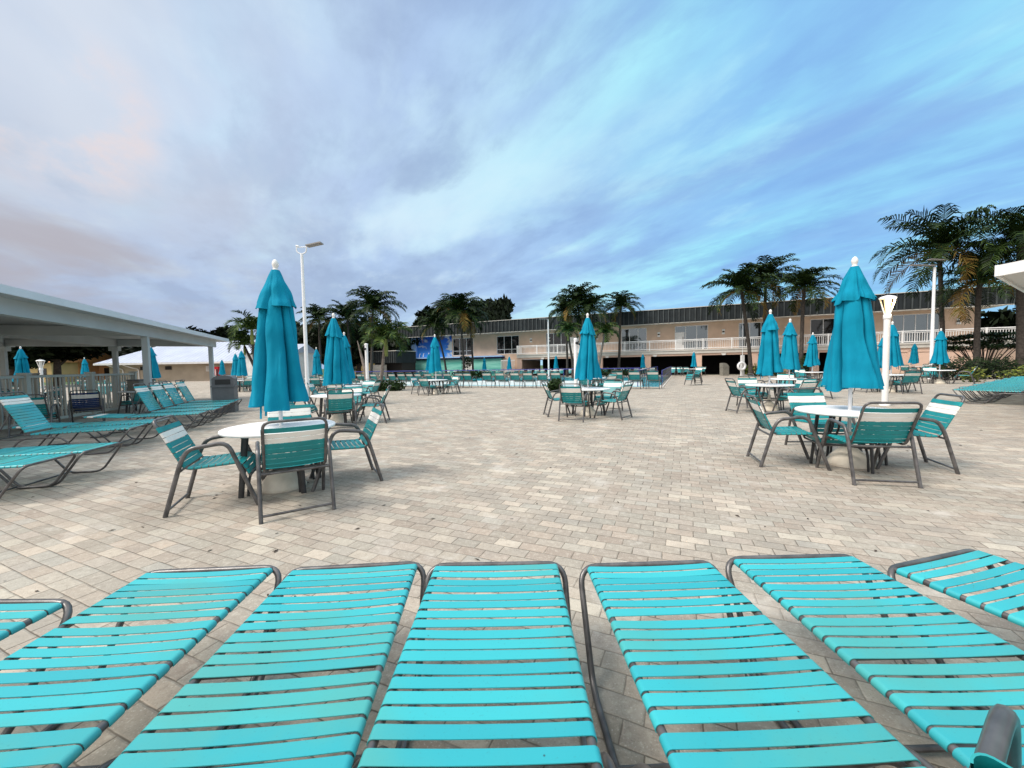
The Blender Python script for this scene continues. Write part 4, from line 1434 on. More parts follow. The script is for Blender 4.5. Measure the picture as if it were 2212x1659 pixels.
# T1
tp = at(612, 1052)
table(tp.x, tp.y, R(12), 'round white table under the big umbrella at near left', G_TB)
ubase(tp.x, tp.y, 'chipped cream umbrella base under the near left table', G_UB)
umbrella(tp.x, tp.y, 'large closed blue umbrella at near left with double-tiered top', G_UM, var=0, ztop=2.58, rz=R(200), lean=(0, R(-0.5)))
chair((-2.17, 3.81), (-.547, .838), 'chair with its back to the camera at the near left table', G_CH)
chair((-3.02, 3.95), (.91, .41), 'chair seen side-on left of the near left table, facing right', G_CH)
chair((-2.03, 4.66), (-.87, -.49), 'chair on the right of the near left table, facing left', G_CH)
chair((-3.00, 5.22), (.5, -.86), 'chair behind the near left table, mostly hidden by its top', G_CH)

# T5
tp5 = at(1832, 1003)
table(tp5.x, tp5.y, R(35), 'round white table under the big umbrella at right', G_TB)
ubase(tp5.x, tp5.y, 'cream umbrella base under the big right table', G_UB)
umbrella(tp5.x, tp5.y, 'largest closed blue umbrella on the right, beside the lit lantern', G_UM, var=1, ztop=2.63, rz=R(75), lean=(0, R(-0.8)))
chair((4.02, 4.40), (.216, .976), 'chair with cream band and back to the camera at the big right table', G_CH)
chair((3.58, 5.07), (.955, -.296), 'chair left of the big right table, facing right in profile', G_CH)
chair((4.92, 4.85), (-.93, .37), 'chair right of the big right table with bright white band', G_CH)
chair((4.62, 5.78), (-.1, -1), 'chair behind the big right table, facing the camera', G_CH)

# T4 middle
tp4 = at(1271, 896)
T4 = (tp4.x, tp4.y)
table(T4[0], T4[1], R(20), 'round white table under the middle umbrella', G_TB)
ubase(T4[0], T4[1], 'cream umbrella base under the middle table', G_UB)
umbrella(T4[0], T4[1], 'closed blue umbrella in the middle of the deck', G_UM, var=5, ztop=atY(1271, 676, T4[1]).z)
k = T4[1] / 10.4
for (x, y), f, lab in (((1.53, 9.51), (.41, .91), 'chair with back to the camera at the middle table'),
                       ((1.25, 10.4), (.97, .1), 'chair seen edge-on left of the middle table'),
                       ((2.54, 9.75), (-.77, .63), 'chair right of the middle table, arms in profile'),
                       ((2.72, 11.05), (-.6, -.8), 'chair behind the middle table to its right')):
    chair((x * k, y * k), f, lab, G_CH)

# T17
tp = at(1662, 831, 0.70)
T17 = (tp.x, tp.y)
table(T17[0], T17[1], R(50), 'white table left of the big right umbrella, next one back', G_TB)
ubase(T17[0], T17[1], 'cream umbrella base under the table left of big right umbrella', G_UB)
umbrella(T17[0], T17[1], 'closed blue umbrella left of the largest right one', G_UM, var=0, ztop=atY(1664, 668, T17[1]).z)
dx, dy = T17[0] - 6.54, T17[1] - 9.9
for (x, y), f, lab in (((5.74, 9.65), (1, -.08), 'profile chair on the left of the second right-hand table'),
                       ((6.62, 10.75), (-.15, -1), 'camera-facing chair behind the second right-hand table'),
                       ((6.70, 9.15), (-.25, .97), 'turned chair in front of the second right-hand table'),
                       ((7.42, 10.1), (-.95, -.3), 'half-hidden chair right of the second right-hand table')):
    chair((x + dx, y + dy), f, lab, G_CH)

def group_table(u, v, Y, nm, chairs, r=0.85, var=None, tb=True):
    """umbrella with finial at picture point (u,v) and depth Y, table, base and chairs (angle, turn, label)"""
    p = atY(u, v, Y)
    if tb:
        table(p.x, p.y, rng.uniform(0, 1.5), 'white table under the ' + nm, G_TB)
        ubase(p.x, p.y, 'cream base of the ' + nm, G_UB)
    umbrella(p.x, p.y, nm, G_UM, var=var, ztop=p.z)
    for ang, turn, lab in chairs:
        a = R(ang)
        d = Vector((math.cos(a), math.sin(a)))
        pos = Vector((p.x, p.y)) + d * r
        f = -d
        f = Vector((f.x * math.cos(R(turn)) - f.y * math.sin(R(turn)), f.x * math.sin(R(turn)) + f.y * math.cos(R(turn))))
        chair((pos.x, pos.y), f, lab, G_CH)
    return p

# T2 / T3
group_table(720, 676, 9.5, 'closed blue umbrella just right of the near left light pole',
            [(-62, 0, 'back-view chair between the two left-hand umbrellas'), (5, 5, 'profile chair right of the second left-hand table'), (95, 0, 'camera-facing chair behind the second left-hand table'), (185, 8, 'arm-forward chair left of the second left-hand table')], var=5)
group_table(743, 717, 14.4, 'closed blue umbrella peeking from behind the second left one',
            [(-5, 0, 'profile chair beside the hedge of the leaning palm'), (65, 10, 'white-banded chair left of the camera post'), (190, 0, 'chair behind the second left umbrella'), (-85, 0, 'dark-framed chair in front of the third left umbrella table')])
group_table(683, 750, 24.0, 'slim closed umbrella showing left of the second left one',
            [(-70, 0, 'back-view chair left of the white pole'), (20, 0, 'far chair behind the white light pole'), (140, 0, 'far chair left of the slim umbrella'), (80, 0, 'far chair behind the slim umbrella')])
group_table(521, 754, 24.5, 'closed umbrella right of the grey litter bin',
            [(-40, 0, 'back-view chair just left of the near big umbrella'), (-140, 0, 'chair behind the grey litter bin'), (60, 0, 'pale chair behind the umbrella by the litter bin'), (150, 0, 'far chair left of umbrella by the litter bin')])
group_table(508, 761, 28.5, 'closed umbrella half hidden behind the one by the litter bin', [(80, 0, 'far chair behind the half-hidden umbrella'), (10, 0, 'chair by the white shed wall')])
group_table(479, 775, 39.0, 'small closed umbrella in front of the red vending machine', [(170, 0, 'chair before the pool house wall'), (20, 0, 'far chair near the vending machine'), (-90, 0, 'far chair in front of the vending machine umbrella')])
group_table(325, 745, 20.0, 'closed umbrella partly hidden by the front pergola column', [(20, 0, 'chair between the two pergola columns'), (200, 0, 'chair left of the front pergola column umbrella')])
group_table(44, 748, 18.0, 'wide closed umbrella beyond the fence at far left', [(-60, 0, 'chair behind the fence below the far left umbrella'), (40, 0, 'second chair behind the fence at far left'), (180, 0, 'chair at left edge behind the fence')])
group_table(182, 772, 32.0, 'small closed umbrella over the fence before the dark tree', [(-60, 0, 'chair seen through the fence under the small umbrella'), (60, 0, 'further chair seen through the fence balusters')])
# by the mural
pm = group_table(939, 722, 19.2, 'closed blue umbrella in front of the painted mural',
            [(-105, -12, 'back-view chair at the table before the mural'), (165, 0, 'chair left of the table before the mural'), (-15, 10, 'profile chair right of the table before the mural'), (45, 0, 'pale chair behind the table before the mural')])
group_table(926, 762, 36.0, 'umbrella sliver behind the left side of the mural umbrella', [], tb=False)
group_table(1046, 771, 46.0, 'small dark umbrella below the beige wall between two windows', [])
group_table(1100, 768, 44.0, 'small dark umbrella at the left end of the balcony', [])
group_table(1201, 766, 43.5, 'small dark umbrella right of the slim light pole', [])
group_table(1281, 742, 18.0, 'umbrella edge showing behind the middle umbrella', [(-60, 0, 'chair behind the middle table near the camera post'), (30, 0, 'white-banded chair behind the middle umbrella'), (-120, 0, 'turned chair beside the small round bush')])
group_table(1388.5, 763, 41.0, 'small dark umbrella below the balcony, left of the blue rails', [])
group_table(1499, 758, 37.5, 'small dark umbrella right of the blue rails', [(100, 0, 'chair behind the small umbrella right of the blue rails'), (170, 0, 'chair left of the small umbrella by the bays'), (20, 0, 'chair right of the small umbrella by the bays')])
group_table(1707, 688, 13.8, 'third closed umbrella of the right-hand cluster, slimmer', [(60, 0, 'chair behind the slim right-cluster umbrella'), (-10, 0, 'back-view chair left of the largest umbrella'), (170, 0, 'chair beside the yellow-green bush')])
group_table(1756, 718, 21.0, 'small umbrella left edge of the largest right one', [(-70, 0, 'far chair just left of the largest umbrella'), (80, 0, 'far chair behind the largest umbrella')])
group_table(1928, 694, 15.8, 'closed umbrella right of the lantern post',
            [(-105, 0, 'back-view chair right of the lantern post'), (25, -95, 'camera-facing chair between lantern and thick pole'), (178, 0, 'chair leg showing left of the lantern post'), (80, 0, 'chair behind the umbrella right of the lantern')])
group_table(1908, 724, 17.6, 'umbrella sliver left of the lantern post', [], tb=False)
group_table(1976, 739, 30.0, 'small dark umbrella before the ground-floor window', [(-80, 0, 'far chair under the ground-floor window umbrella'), (10, 0, 'far chair left of the thick light pole'), (200, 0, 'far chair right of the lantern post')])
group_table(2033, 709, 20.4, 'closed umbrella right of the thick light pole', [(-42, -10, 'turned chair in front of the dark hedge at right'), (170, 0, 'chair left of the thick light pole table'), (60, 0, 'chair between the hedge and the right-hand table')])
group_table(2180, 741, 36.0, 'pale far umbrella behind the small spreading tree', [], tb=False)

# ================================================================== CHAIR ROWS AT THE POOL
def on_line(u, P, D):
    d = ray(u, 800); k = d.x / d.y
    t = (k * P[1] - P[0]) / (D[0] - k * D[1])
    return Vector((P[0] + D[0] * t, P[1] + D[1] * t))
rowP = at(1412, 838)
rowP = E1 * toAB(rowP)[0] + E2 * (PB0 - 1.05)
us = [782, 797, 815, 833, 852, 871.5, 893, 912, 932, 953, 974, 996.5, 1017, 1054, 1083, 1115, 1142, 1175, 1204, 1290, 1333, 1373, 1412.6]
for i, u in enumerate(us):
    p = on_line(u, rowP, E1)
    f = Vector((E2.x, E2.y)); f.rotate(Matrix.Rotation(rng.uniform(-0.14, 0.14), 2))
    q = rng.uniform(-0.12, 0.12)
    chair((p.x + f.x * q, p.y + f.y * q), f, ORD[i] + ' chair from left in the row along the near pool edge', 'row of chairs along the near pool edge', CH_FAR).scale = (1.1, 1.1, 1.1)
rowP2 = E2 * (PB1 + 1.0)
us = [1020, 1038, 1064, 1081, 1097, 1113, 1126, 1143, 1157.6, 1170, 1184, 1198, 1212, 1230, 1306, 1327, 1342.5, 1358, 1374, 1392, 1408, 1452, 1469.5]
for i, u in enumerate(us):
    p = on_line(u, rowP2, E1)
    f = -Vector((E2.x, E2.y)); f.rotate(Matrix.Rotation(rng.uniform(-0.2, 0.2), 2))
    chair((p.x, p.y), f, ORD[i] + ' chair from left in the row on the far pool side', 'row of chairs on the far pool side', CH_FAR)
us = [700, 722, 764, 880, 899, 921, 944, 966, 986]
rowP3 = E1 * 0 + E2 * (PB0 - 2.6)
PL3 = at(870, 833)
for i, u in enumerate(us):
    p = on_line(u, E2 * (PB0 - 2.2 + (0.5 if i % 2 else 0)), E1)
    if i > 2:
        p = on_line(u, E2 * (PB1 + 2.2), E1)
    f = Vector((E2.x, E2.y)) if i <= 2 else -Vector((E2.x, E2.y))
    f.rotate(Matrix.Rotation(rng.uniform(-0.3, 0.3), 2))
    chair((p.x, p.y), f, ORD[i] + ' loose chair from left beyond the leaning palm and mural table', 'loose chairs near the mural', CH_FAR)

us = [688, 706, 722, 740, 757, 775, 792, 810, 846, 863, 880, 896, 913, 948, 964, 981, 1000]
for i, u in enumerate(us):
    p = on_line(u, E2 * (PB1 - 0.9 + 1.5), E1)
    f = -Vector((E2.x, E2.y)); f.rotate(Matrix.Rotation(rng.uniform(-0.2, 0.2), 2))
    chair((p.x, p.y), f, ORD[i] + ' chair from left of the far poolside row below mural and annex', 'far chairs below the mural', CH_FAR)

# stacked chairs on the open deck
p = at(1497, 832)
for k in range(3):
    chair((p.x + 0.02 * k, p.y, 0.10 * k), (-0.97, -0.2), ['bottom', 'middle', 'top'][k] + ' chair of the small stack on open pavers right of the rails', 'stacked chairs', CH_FAR)

# ================================================================== LOUNGERS AT LEFT AND RIGHT
GL = 'turquoise loungers by the pergola'
ax1 = Vector((-0.975, -0.22))
ax2 = Vector((-0.925, -0.38))
for foot, ax, kind, lab in (((-5.15, 4.30), ax1, 'flat1', 'nearest flat lounger at the left edge below the others'),
                            ((-5.27, 4.97), ax1, 'flat2', 'second flat lounger at left, just behind the nearest'),
                            ((-6.60, 6.84), ax2, 'up_near', 'large raised-back lounger at the left edge'),
                            ((-6.86, 7.60), ax2, 'flatlow', 'flat lounger right behind the large raised-back one'),
                            ((-7.12, 8.95), ax2, 'flatlow', 'flat lounger with white-banded head before the blue chair'),
                            ((-7.45, 9.85), ax2, 'up', 'first raised-back lounger right of front pergola column'),
                            ((-7.92, 10.75), ax2, 'up', 'second raised-back lounger right of front pergola column'),
                            ((-8.35, 11.6), ax2, 'up', 'third raised-back lounger right of front pergola column'),
                            ((-8.85, 12.6), ax2, 'up', 'fourth and farthest raised-back lounger near the end column')):
    chaise(foot, ax, lab, GL, kind)
fd = Vector((0.844, 0.536)).normalized()
axr = Vector((fd.y, -fd.x))
a = at(2057, 842, 0.39)
for k in range(19):
    c = Vector((a.x, a.y)) + fd * (0.345 + 0.70 * k) + axr * (0.10 * math.sin(k * 2.1))
    chaise((c.x, c.y), axr, ORD[k] + ' lounger from the near end of the packed row at right', 'packed lounger row at right', 'up' if k == 8 else 'flatlow')

# furniture under the pergola
GP = 'chairs in the shade under the pergola'
chair((-11.3, 10.3), (-.70, .71), 'navy blue chair with white band behind the flat lounger', GP, CH_NAVY)
chair((-11.9, 12.3), (-.95, .2), 'dark teal chair in shade left of the front column', GP, CH_NEAR)
chair((-10.6, 8.6), (-.6, .8), 'shaded teal chair behind the large raised lounger', GP, CH_NEAR)
chair((-11.3, 7.9), (.2, .98), 'shaded chair against the fence at left edge', GP, CH_NEAR)
table(-12.6, 13.2, 0.4, 'white table in the shade left of the front column', G_TB)
t = thing('storage_box', 'grey lidded box standing on the shaded table', 'box', (-12.6, 13.2, 0.712), R(-20))
mb = MB(); mb.box((0, 0, 0.17), (0.66, 0.42, 0.34)); mb.build('body', M['tan_bin'], t)
mb = MB(); mb.box((0, 0, 0.36), (0.70, 0.46, 0.04)); mb.build('lid', M['grey_bin'], t)
for i, (x, y, a) in enumerate(((-15.2, 12.0, 20), (-16.0, 13.4, 60), (-17.5, 14.6, 200), (-16.6, 17.2, 120), (-19.5, 18.5, 300), (-18.0, 20.5, 80), (-21.5, 20.0, 10), (-22, 23.5, 150))):
    chair((x, y), (math.cos(R(a)), math.sin(R(a))), ORD[i] + ' nearest strap chair standing beyond the balustrade fence', 'chairs beyond the balustrade fence', CH_FAR)

# ================================================================== VEGETATION
def frond(mb, base, az, el, L, droop, rg, mi=0, nl=32, ll=0.62, lw=0.062, vee=0.5, hang=0.55):
    """one pinnate palm frond"""
    p = Vector(base)
    d = Vector((math.cos(az) * math.cos(el), math.sin(az) * math.cos(el), math.sin(el)))
    steps = nl
    ds = L / steps
    pts = [p.copy()]
    e = el
    for i in range(steps):
        e -= droop * (0.35 + 1.3 * i / steps) / steps
        d = Vector((math.cos(az) * math.cos(e), math.sin(az) * math.cos(e), math.sin(e)))
        p = p + d * ds
        pts.append(p.copy())
    mb.tube(pts[::3] + [pts[-1]], [0.032 * (1 - 0.85 * i / (len(pts[::3]))) for i in range(len(pts[::3]) + 1)], 4, mi)
    side = Vector((-math.sin(az), math.cos(az), 0))
    for i in range(2, steps + 1):
        t = i / steps
        tang = (pts[i] - pts[i - 1]).normalized()
        upv = side.cross(tang)
        if upv.z < 0:
            upv = -upv
        l = ll * (math.sin(math.pi * min(1, 0.16 + t * 0.80)) ** 0.6) * rg.uniform(0.65, 1.15)
        for sgn in (-1, 1):
            a = vee * (1 - 0.4 * t)
            jx = Vector((rg.gauss(0, 1), rg.gauss(0, 1), rg.gauss(0, 1))) * 0.09
            dirn = (jx + side * sgn * math.cos(a) + upv * math.sin(a) * 0.5 + tang * (0.35 + 0.55 * t)).normalized()
            m1 = pts[i] + dirn * l * 0.5
            tip = m1 + (dirn + Vector((0, 0, -hang * rg.uniform(0.6, 1.5)))).normalized() * l * 0.5
            wv = tang * lw * 0.5
            mb.add([pts[i] - wv * 0.6, pts[i] + wv * 0.6, m1 + wv, tip, m1 - wv], [(0, 1, 2, 4), (4, 2, 3)], mi)

def coconut_crown(seed):
    rg = random.Random(seed)
    mb = MB()
    n = 30
    for i in range(n):
        az = i * 2.39996 + rg.uniform(-0.25, 0.25)
        q = i / (n - 1)
        el = R(84 - 112 * q + rg.uniform(-9, 9))
        frond(mb, (0, 0, 0.05), az, el, rg.uniform(2.3, 2.95) * (0.85 + 0.25 * min(1, q * 3)), R(56 + 42 * rg.random()), rg, 1 if (q > 0.96) else 0, nl=30, ll=0.98, lw=0.072, vee=0.75, hang=rg.uniform(0.6, 1.5))
    for k in range(5):
        a = k * 1.26
        mb.lathe([(0.0, -0.12), (0.07, -0.09), (0.10, 0.0), (0.07, 0.09), (0.0, 0.12)], 8, (0.2 * math.cos(a), 0.2 * math.sin(a), -0.12), 2)
    return mb

def coconut_crown_far(seed):
    rg = random.Random(seed)
    mb = MB()
    n = 32
    for i in range(n):
        az = i * 2.39996 + rg.uniform(-0.25, 0.25)
        q = i / (n - 1)
        el = R(84 - 108 * q + rg.uniform(-9, 9))
        frond(mb, (0, 0, 0.05), az, el, rg.uniform(2.3, 2.95) * (0.85 + 0.25 * min(1, q * 3)), R(58 + 42 * rg.random()), rg, 1 if (q > 0.96) else 0, nl=24, ll=0.92, lw=0.115, vee=0.75, hang=rg.uniform(0.5, 1.2))
    return mb

def manila_crown(seed):
    rg = random.Random(seed)
    mb = MB()
    n = 17
    for i in range(n):
        az = i * 2.39996 + rg.uniform(-0.2, 0.2)
        q = i / (n - 1)
        el = R(80 - 70 * q + rg.uniform(-6, 6))
        frond(mb, (0, 0, 0.1), az, el, rg.uniform(1.3, 1.65), R(98 + 30 * rg.random()), rg, 0, nl=24, ll=0.66, lw=0.07, vee=0.9, hang=rg.uniform(0.3, 1.0))
    mb.tube([(0, 0, -0.75), (0, 0, -0.3), (0, 0, 0.15)], [0.085, 0.10, 0.06], 8, 2)
    return mb

def mesh_of(mb, name, mats):
    o = mb.build(name, mats)
    me = o.data
    bpy.data.objects.remove(o)
    return me
CROWN = {}
for k in range(3):
    CROWN['c%d' % k] = mesh_of(coconut_crown(100 + k), 'crown', [M['frond'], M['frond_dry'], M['frond_bright']])
for k in range(3):
    CROWN['f%d' % k] = mesh_of(coconut_crown_far(150 + k), 'crown', [M['frond'], M['frond_dry'], M['frond_bright']])
for k in range(2):
    CROWN['m%d' % k] = mesh_of(manila_crown(200 + k), 'crown', [M['frond_bright'], M['frond_dry'], M['crownshaft']])

def palm(ub, uh, vh, Y, kind, rad, label, group, bark='trunk', rot=None, name='coconut_palm', tr=0.13, tilt=(0, 0)):
    """trunk base at picture column ub, hub of the crown at picture point (uh, vh), both at depth Y; rad = crown reach in metres"""
    hub = atY(uh, vh, Y)
    b = atY(ub, 800, Y)
    t = thing(name, label, 'palm tree', (b.x, Y, 0), 0, group)
    off = Vector((hub.x - b.x, 0, hub.z))
    mb = MB()
    n = 12
    pts, rs = [], []
    for i in range(n + 1):
        q = i / n
        pts.append((off.x * q ** 1.4 + 0.05 * math.sin(q * 5), 0.06 * math.sin(q * 4), off.z * q))
        rs.append(tr * (1.35 - 0.35 * min(1, q * 5)) * (1 - 0.28 * q) * (1 + 0.03 * (i % 2)))
    mb.tube(pts, rs, 10)
    for i in range(int(off.z / 0.22)):
        q = (i + 1) * 0.22 / off.z
        if q > 0.98: break
        c_ = Vector((off.x * q ** 1.4 + 0.05 * math.sin(q * 5), 0.06 * math.sin(q * 4), off.z * q))
        r_ = tr * (1.35 - 0.35 * min(1, q * 5)) * (1 - 0.28 * q)
        mb.lathe([(r_ * 0.96, -0.02), (r_ * 1.07, 0.0), (r_ * 0.96, 0.02)], 8, c_)
    mb.build('trunk', M[bark], t)
    if kind[0] == 'c' and Y > 29:
        kind = 'f' + kind[1]
    c = bpy.data.objects.new('crown', CROWN[kind]); COL.objects.link(c)
    c.parent = t
    c.location = (pts[-1][0], pts[-1][1], pts[-1][2])
    base = 1.35 if kind[0] == 'm' else 2.9
    s = rad / base
    c.scale = (s, s, s)
    c.rotation_euler = (tilt[0], tilt[1], rng.uniform(0, 6.28) if rot is None else rot)
    return t

GPALM = 'coconut palms round the pool'
GM = 'short manila palms round the pool'
palm(818, 836, 737, 23.0, 'm0', 1.6, 'leaning manila palm rising from the clipped hedge', GM, 'trunk_grey', name='manila_palm', tr=0.11)
palm(800, 807, 668, 36.0, 'c0', 3.0, 'tall palm behind the leaning manila palm', GPALM)
palm(757, 752, 690, 38.0, 'c1', 2.8, 'palm above the second left umbrella', GPALM)
palm(690, 691, 690, 42.0, 'c2', 2.5, 'palm just right of the tall left light pole', GPALM)
palm(548, 546, 716, 32.0, 'm1', 1.9, 'bushy dark palm left of the near big umbrella', GM, name='manila_palm')
palm(556, 530, 748, 33.0, 'm0', 1.3, 'lower bushy palm beside the pool house roof', GM, name='manila_palm')
palm(964, 941, 702, 46.0, 'c1', 2.6, 'leaning palm crossing the mural', GPALM)
palm(1001, 995, 672, 45.0, 'c2', 3.5, 'tall palm in front of the mural-side window', GPALM)
palm(1021, 1016, 690, 47.0, 'c0', 2.7, 'palm right of the mural-side window', GPALM)
palm(985, 960, 662, 60.0, 'c1', 2.0, 'small-crowned palm rising behind the roof fascia', GPALM)
palm(1262, 1249, 655, 41.0, 'c0', 3.0, 'tall palm with raised spear leaf left of the middle umbrella top', GPALM)
palm(1280, 1274, 668, 40.0, 'c2', 2.6, 'dense palm right above the middle umbrella', GPALM)
palm(1225, 1222, 672, 42.0, 'c1', 2.4, 'palm at the left of the middle cluster', GPALM)
palm(1336, 1342, 662, 43.0, 'c0', 2.5, 'single palm right of the middle cluster', GPALM, tr=0.15)
palm(1238, 1228, 719, 37.0, 'm1', 1.35, 'short manila palm left of the middle umbrella', GM, name='manila_palm')
palm(1290, 1308, 722, 37.0, 'm0', 1.45, 'short manila palm right of the middle umbrella', GM, 'trunk_grey', name='manila_palm')
palm(1622, 1602, 628, 34.0, 'c1', 3.2, 'leftmost tall palm of the right-hand trio', GPALM, tr=0.16)
palm(1650, 1655, 606, 35.0, 'c0', 3.0, 'middle tall palm of the right-hand trio', GPALM, tr=0.16)
palm(1729, 1738, 622, 31.0, 'c2', 2.6, 'rightmost palm of the trio left of the largest umbrella', GPALM, tr=0.16)
palm(2037, 2030, 540, 27.0, 'c0', 3.9, 'tallest windswept palm beside the thick light pole', GPALM, tr=0.15, tilt=(R(-6), R(-8)))
palm(2109, 2116, 605, 25.5, 'c2', 3.5, 'windswept palm in front of the spreading tree', GPALM, tr=0.165, tilt=(R(-4), R(-8)))
palm(2206, 2204, 520, 24.0, 'c1', 3.3, 'palm at the right edge with thick trunk', GPALM, tr=0.21, tilt=(0, R(-5)))

# bare leaning dead trunk
p0 = atY(797, 808, 22.0); p1 = atY(772, 736, 22.0)
mb = MB(); mb.tube([(0, 0, 0), ((p1.x - p0.x) * 0.5 + 0.08, 0, p1.z * 0.45), (p1.x - p0.x, 0, p1.z)], [0.17, 0.11, 0.02], 8)
tag(mb.build('dead_trunk', M['trunk_grey'], loc=(p0.x, 22.0, 0)), 'bare leaning trunk beside the left camera post', 'tree')

def leaf_cloud(blobs, n, size, seed, mi=0, shell=0.55, flat=0.0):
    """leaf-sized faces spread through a union of ellipsoids (c, r)"""
    rg = random.Random(seed)
    mb = MB()
    vol = [b[1][0] * b[1][1] * b[1][2] for b in blobs]
    tot = sum(vol)
    for b, vv in zip(blobs, vol):
        c, r = b
        for _ in range(int(n * vv / tot) + 6):
            d = Vector((rg.gauss(0, 1), rg.gauss(0, 1), rg.gauss(0, 1))).normalized()
            q = (rg.random() ** shell)
            nz = mnoise.noise(Vector((d.x * 1.7 + c[0], d.y * 1.7 + c[1], d.z * 1.7 + c[2]))) * 0.25 + 1
            p = Vector((c[0] + d.x * r[0] * q * nz, c[1] + d.y * r[1] * q * nz, c[2] + d.z * r[2] * q * nz))
            s = size * rg.uniform(0.6, 1.3)
            a = Vector((rg.gauss(0, 1), rg.gauss(0, 1), rg.gauss(0, 1) * (1 - flat))).normalized()
            b2 = a.orthogonal().normalized()
            if flat:
                b2 = Vector((-a.y, a.x, rg.uniform(-.3, .3))).normalized()
            mb.add([p - a * s, p + b2 * s * 0.45, p + a * s, p - b2 * s * 0.45], [(0, 1, 2, 3)], mi)
    return mb

TREE = []
def tree_mesh(seed, w, h, n=7500, size=0.30):
    rg = random.Random(seed)
    blobs = []
    for i in range(13):
        a = rg.uniform(0, 6.28); q = rg.uniform(0.2, 0.95)
        blobs.append(((math.cos(a) * w * q * 0.75, math.sin(a) * w * q * 0.75, h * rg.uniform(-0.45, 0.55) * (1 - 0.5 * q)), (w * rg.uniform(0.25, 0.45), w * rg.uniform(0.25, 0.45), h * rg.uniform(0.22, 0.4))))
    return leaf_cloud(blobs, n, size, seed)
TREE = [mesh_of(tree_mesh(s, 3.0, 3.0), 'crown', [M['leaf_dark']]) for s in (301, 302, 303)]

def tree(u, vtop, vbot, Y, wpx, label, group, var=0, name='broadleaf_tree'):
    top, bot = atY(u, vtop, Y), atY(u, vbot, Y)
    zc = (top.z + bot.z) / 2
    hh = (top.z - bot.z) / 2
    w = wpx * Y / FPX
    t = thing(name, label, 'tree', (top.x, Y, 0), 0, group)
    mb = MB()
    mb.tube([(0, 0, 0), (0.1, 0, zc * 0.5), (0, 0.1, zc)], [0.35, 0.28, 0.16], 8)
    for k in range(5):
        a = k * 1.26 + var
        mb.tube([(0.05, 0, zc * (0.45 + 0.07 * k)), (math.cos(a) * w * 0.3, math.sin(a) * w * 0.3, zc * 0.85), (math.cos(a) * w * 0.6, math.sin(a) * w * 0.6, zc + hh * 0.2)], [0.16, 0.10, 0.04], 6)
    mb.build('trunk', M['bark'], t)
    c = bpy.data.objects.new('crown', TREE[var % 3]); COL.objects.link(c)
    c.parent = t; c.location = (0, 0, zc)
    c.scale = (w / 2.5, w / 2.5, max(hh / 1.95, 0.3))
    c.rotation_euler = (0, 0, var * 1.1 + u * 0.01)
    return t
GT = 'dark trees behind the pool area'
for i, (u, vt, vb, Y, wp, lab) in enumerate((
        (20, 690, 800, 38, 95, 'dark tree behind the left edge column'),
        (115, 700, 785, 40, 105, 'dark spreading tree above the fence behind the lantern post'),
        (175, 690, 790, 68, 90, 'dark tree left of the pool house roof'),
        (300, 700, 790, 66, 80, 'dark tree behind the pool house roof ridge'),
        (400, 715, 780, 72, 60, 'low tree line left of the pergola roof tip'),
        (478, 708, 780, 70, 62, 'low dark tree behind the pool house right of pergola tip'),
        (640, 690, 790, 56, 60, 'dark tree behind the tall left light pole'),
        (700, 692, 800, 54, 70, 'dark tree behind the slim umbrella'),
        (770, 690, 800, 52, 70, 'dark tree behind the palms left of the leaning palm'),
        (850, 700, 790, 58, 60, 'dark tree behind the annex'),
        (1052, 638, 730, 64, 48, 'round broadleaf tree rising above the clubhouse roof'),
        (975, 660, 730, 66, 60, 'dark tree behind the roof above the mural'),
        (2190, 655, 790, 46, 105, 'dark tree beyond the right end of the clubhouse'))):
    tree(u, vt, vb, Y, wp, lab, GT, i)

# hedges and bushes
def hedge(name, label, cat, loc, blobs, n, size, mat, group=None, seed=1):
    mb = leaf_cloud(blobs, n, size, seed, shell=0.35)
    t = thing(name, label, cat, loc, 0, group)
    mb.build('foliage', mat, t)
    st = MB()
    for b in blobs:
        c, r = b
        for k in range(3):
            st.tube([(c[0] + (k - 1) * r[0] * 0.3, c[1], 0), (c[0] + (k - 1) * r[0] * 0.45, c[1], c[2] + r[2] * 0.3)], [0.03, 0.012], 5)
    st.build('stem', M['bark'], t)
    return t
p = at(823, 846)
hedge('clipped_hedge', 'low clipped hedge round the foot of the leaning palm', 'hedge', (p.x, p.y + 0.7, 0), [((x, 0, 0.28), (0.42, 0.6, 0.34)) for x in (-0.75, -0.4, 0, 0.4, 0.75)], 2200, 0.07, M['leaf_bush'], seed=5)
p = at(1202, 848)
hedge('round_bush', 'small round spiky bush left of the middle table', 'bush', (p.x, p.y + 0.4, 0), [((0, 0, 0.3), (0.38, 0.38, 0.36))], 500, 0.10, M['leaf_bush'], seed=6)
p = at(1613, 812)
hedge('croton_bush', 'yellow-green bush at the foot of the leftmost trio palm', 'bush', (p.x + 0.5, p.y - 1.2, 0), [((-0.7, 0, 0.5), (0.7, 0.7, 0.6)), ((0.5, 0, 0.45), (0.8, 0.7, 0.55)), ((1.5, 0, 0.35), (0.7, 0.7, 0.45))], 1100, 0.13, M['leaf_croton'], seed=7)
p = atY(1018, 797, 44)
hedge('planting_bed', 'low hedge at the foot of the mural palms', 'hedge', (p.x, 44, 0), [((x, 0, 0.4), (0.9, 0.6, 0.5)) for x in (-1.4, -0.5, 0.5, 1.4)], 1200, 0.13, M['leaf_bush'], seed=8)
p = atY(1006, 780, 47)
hedge('tall_shrub', 'thin tall shrub before the white gate in the sea mural', 'shrub', (p.x, 48.5, 0), [((0, 0, 1.6), (0.7, 0.5, 0.5)), ((0.1, 0, 2.2), (0.8, 0.5, 0.35)), ((-0.5, 0, 2.4), (0.5, 0.4, 0.25))], 240, 0.16, M['leaf_bush'], seed=9)
p = atY(1320, 790, 38)
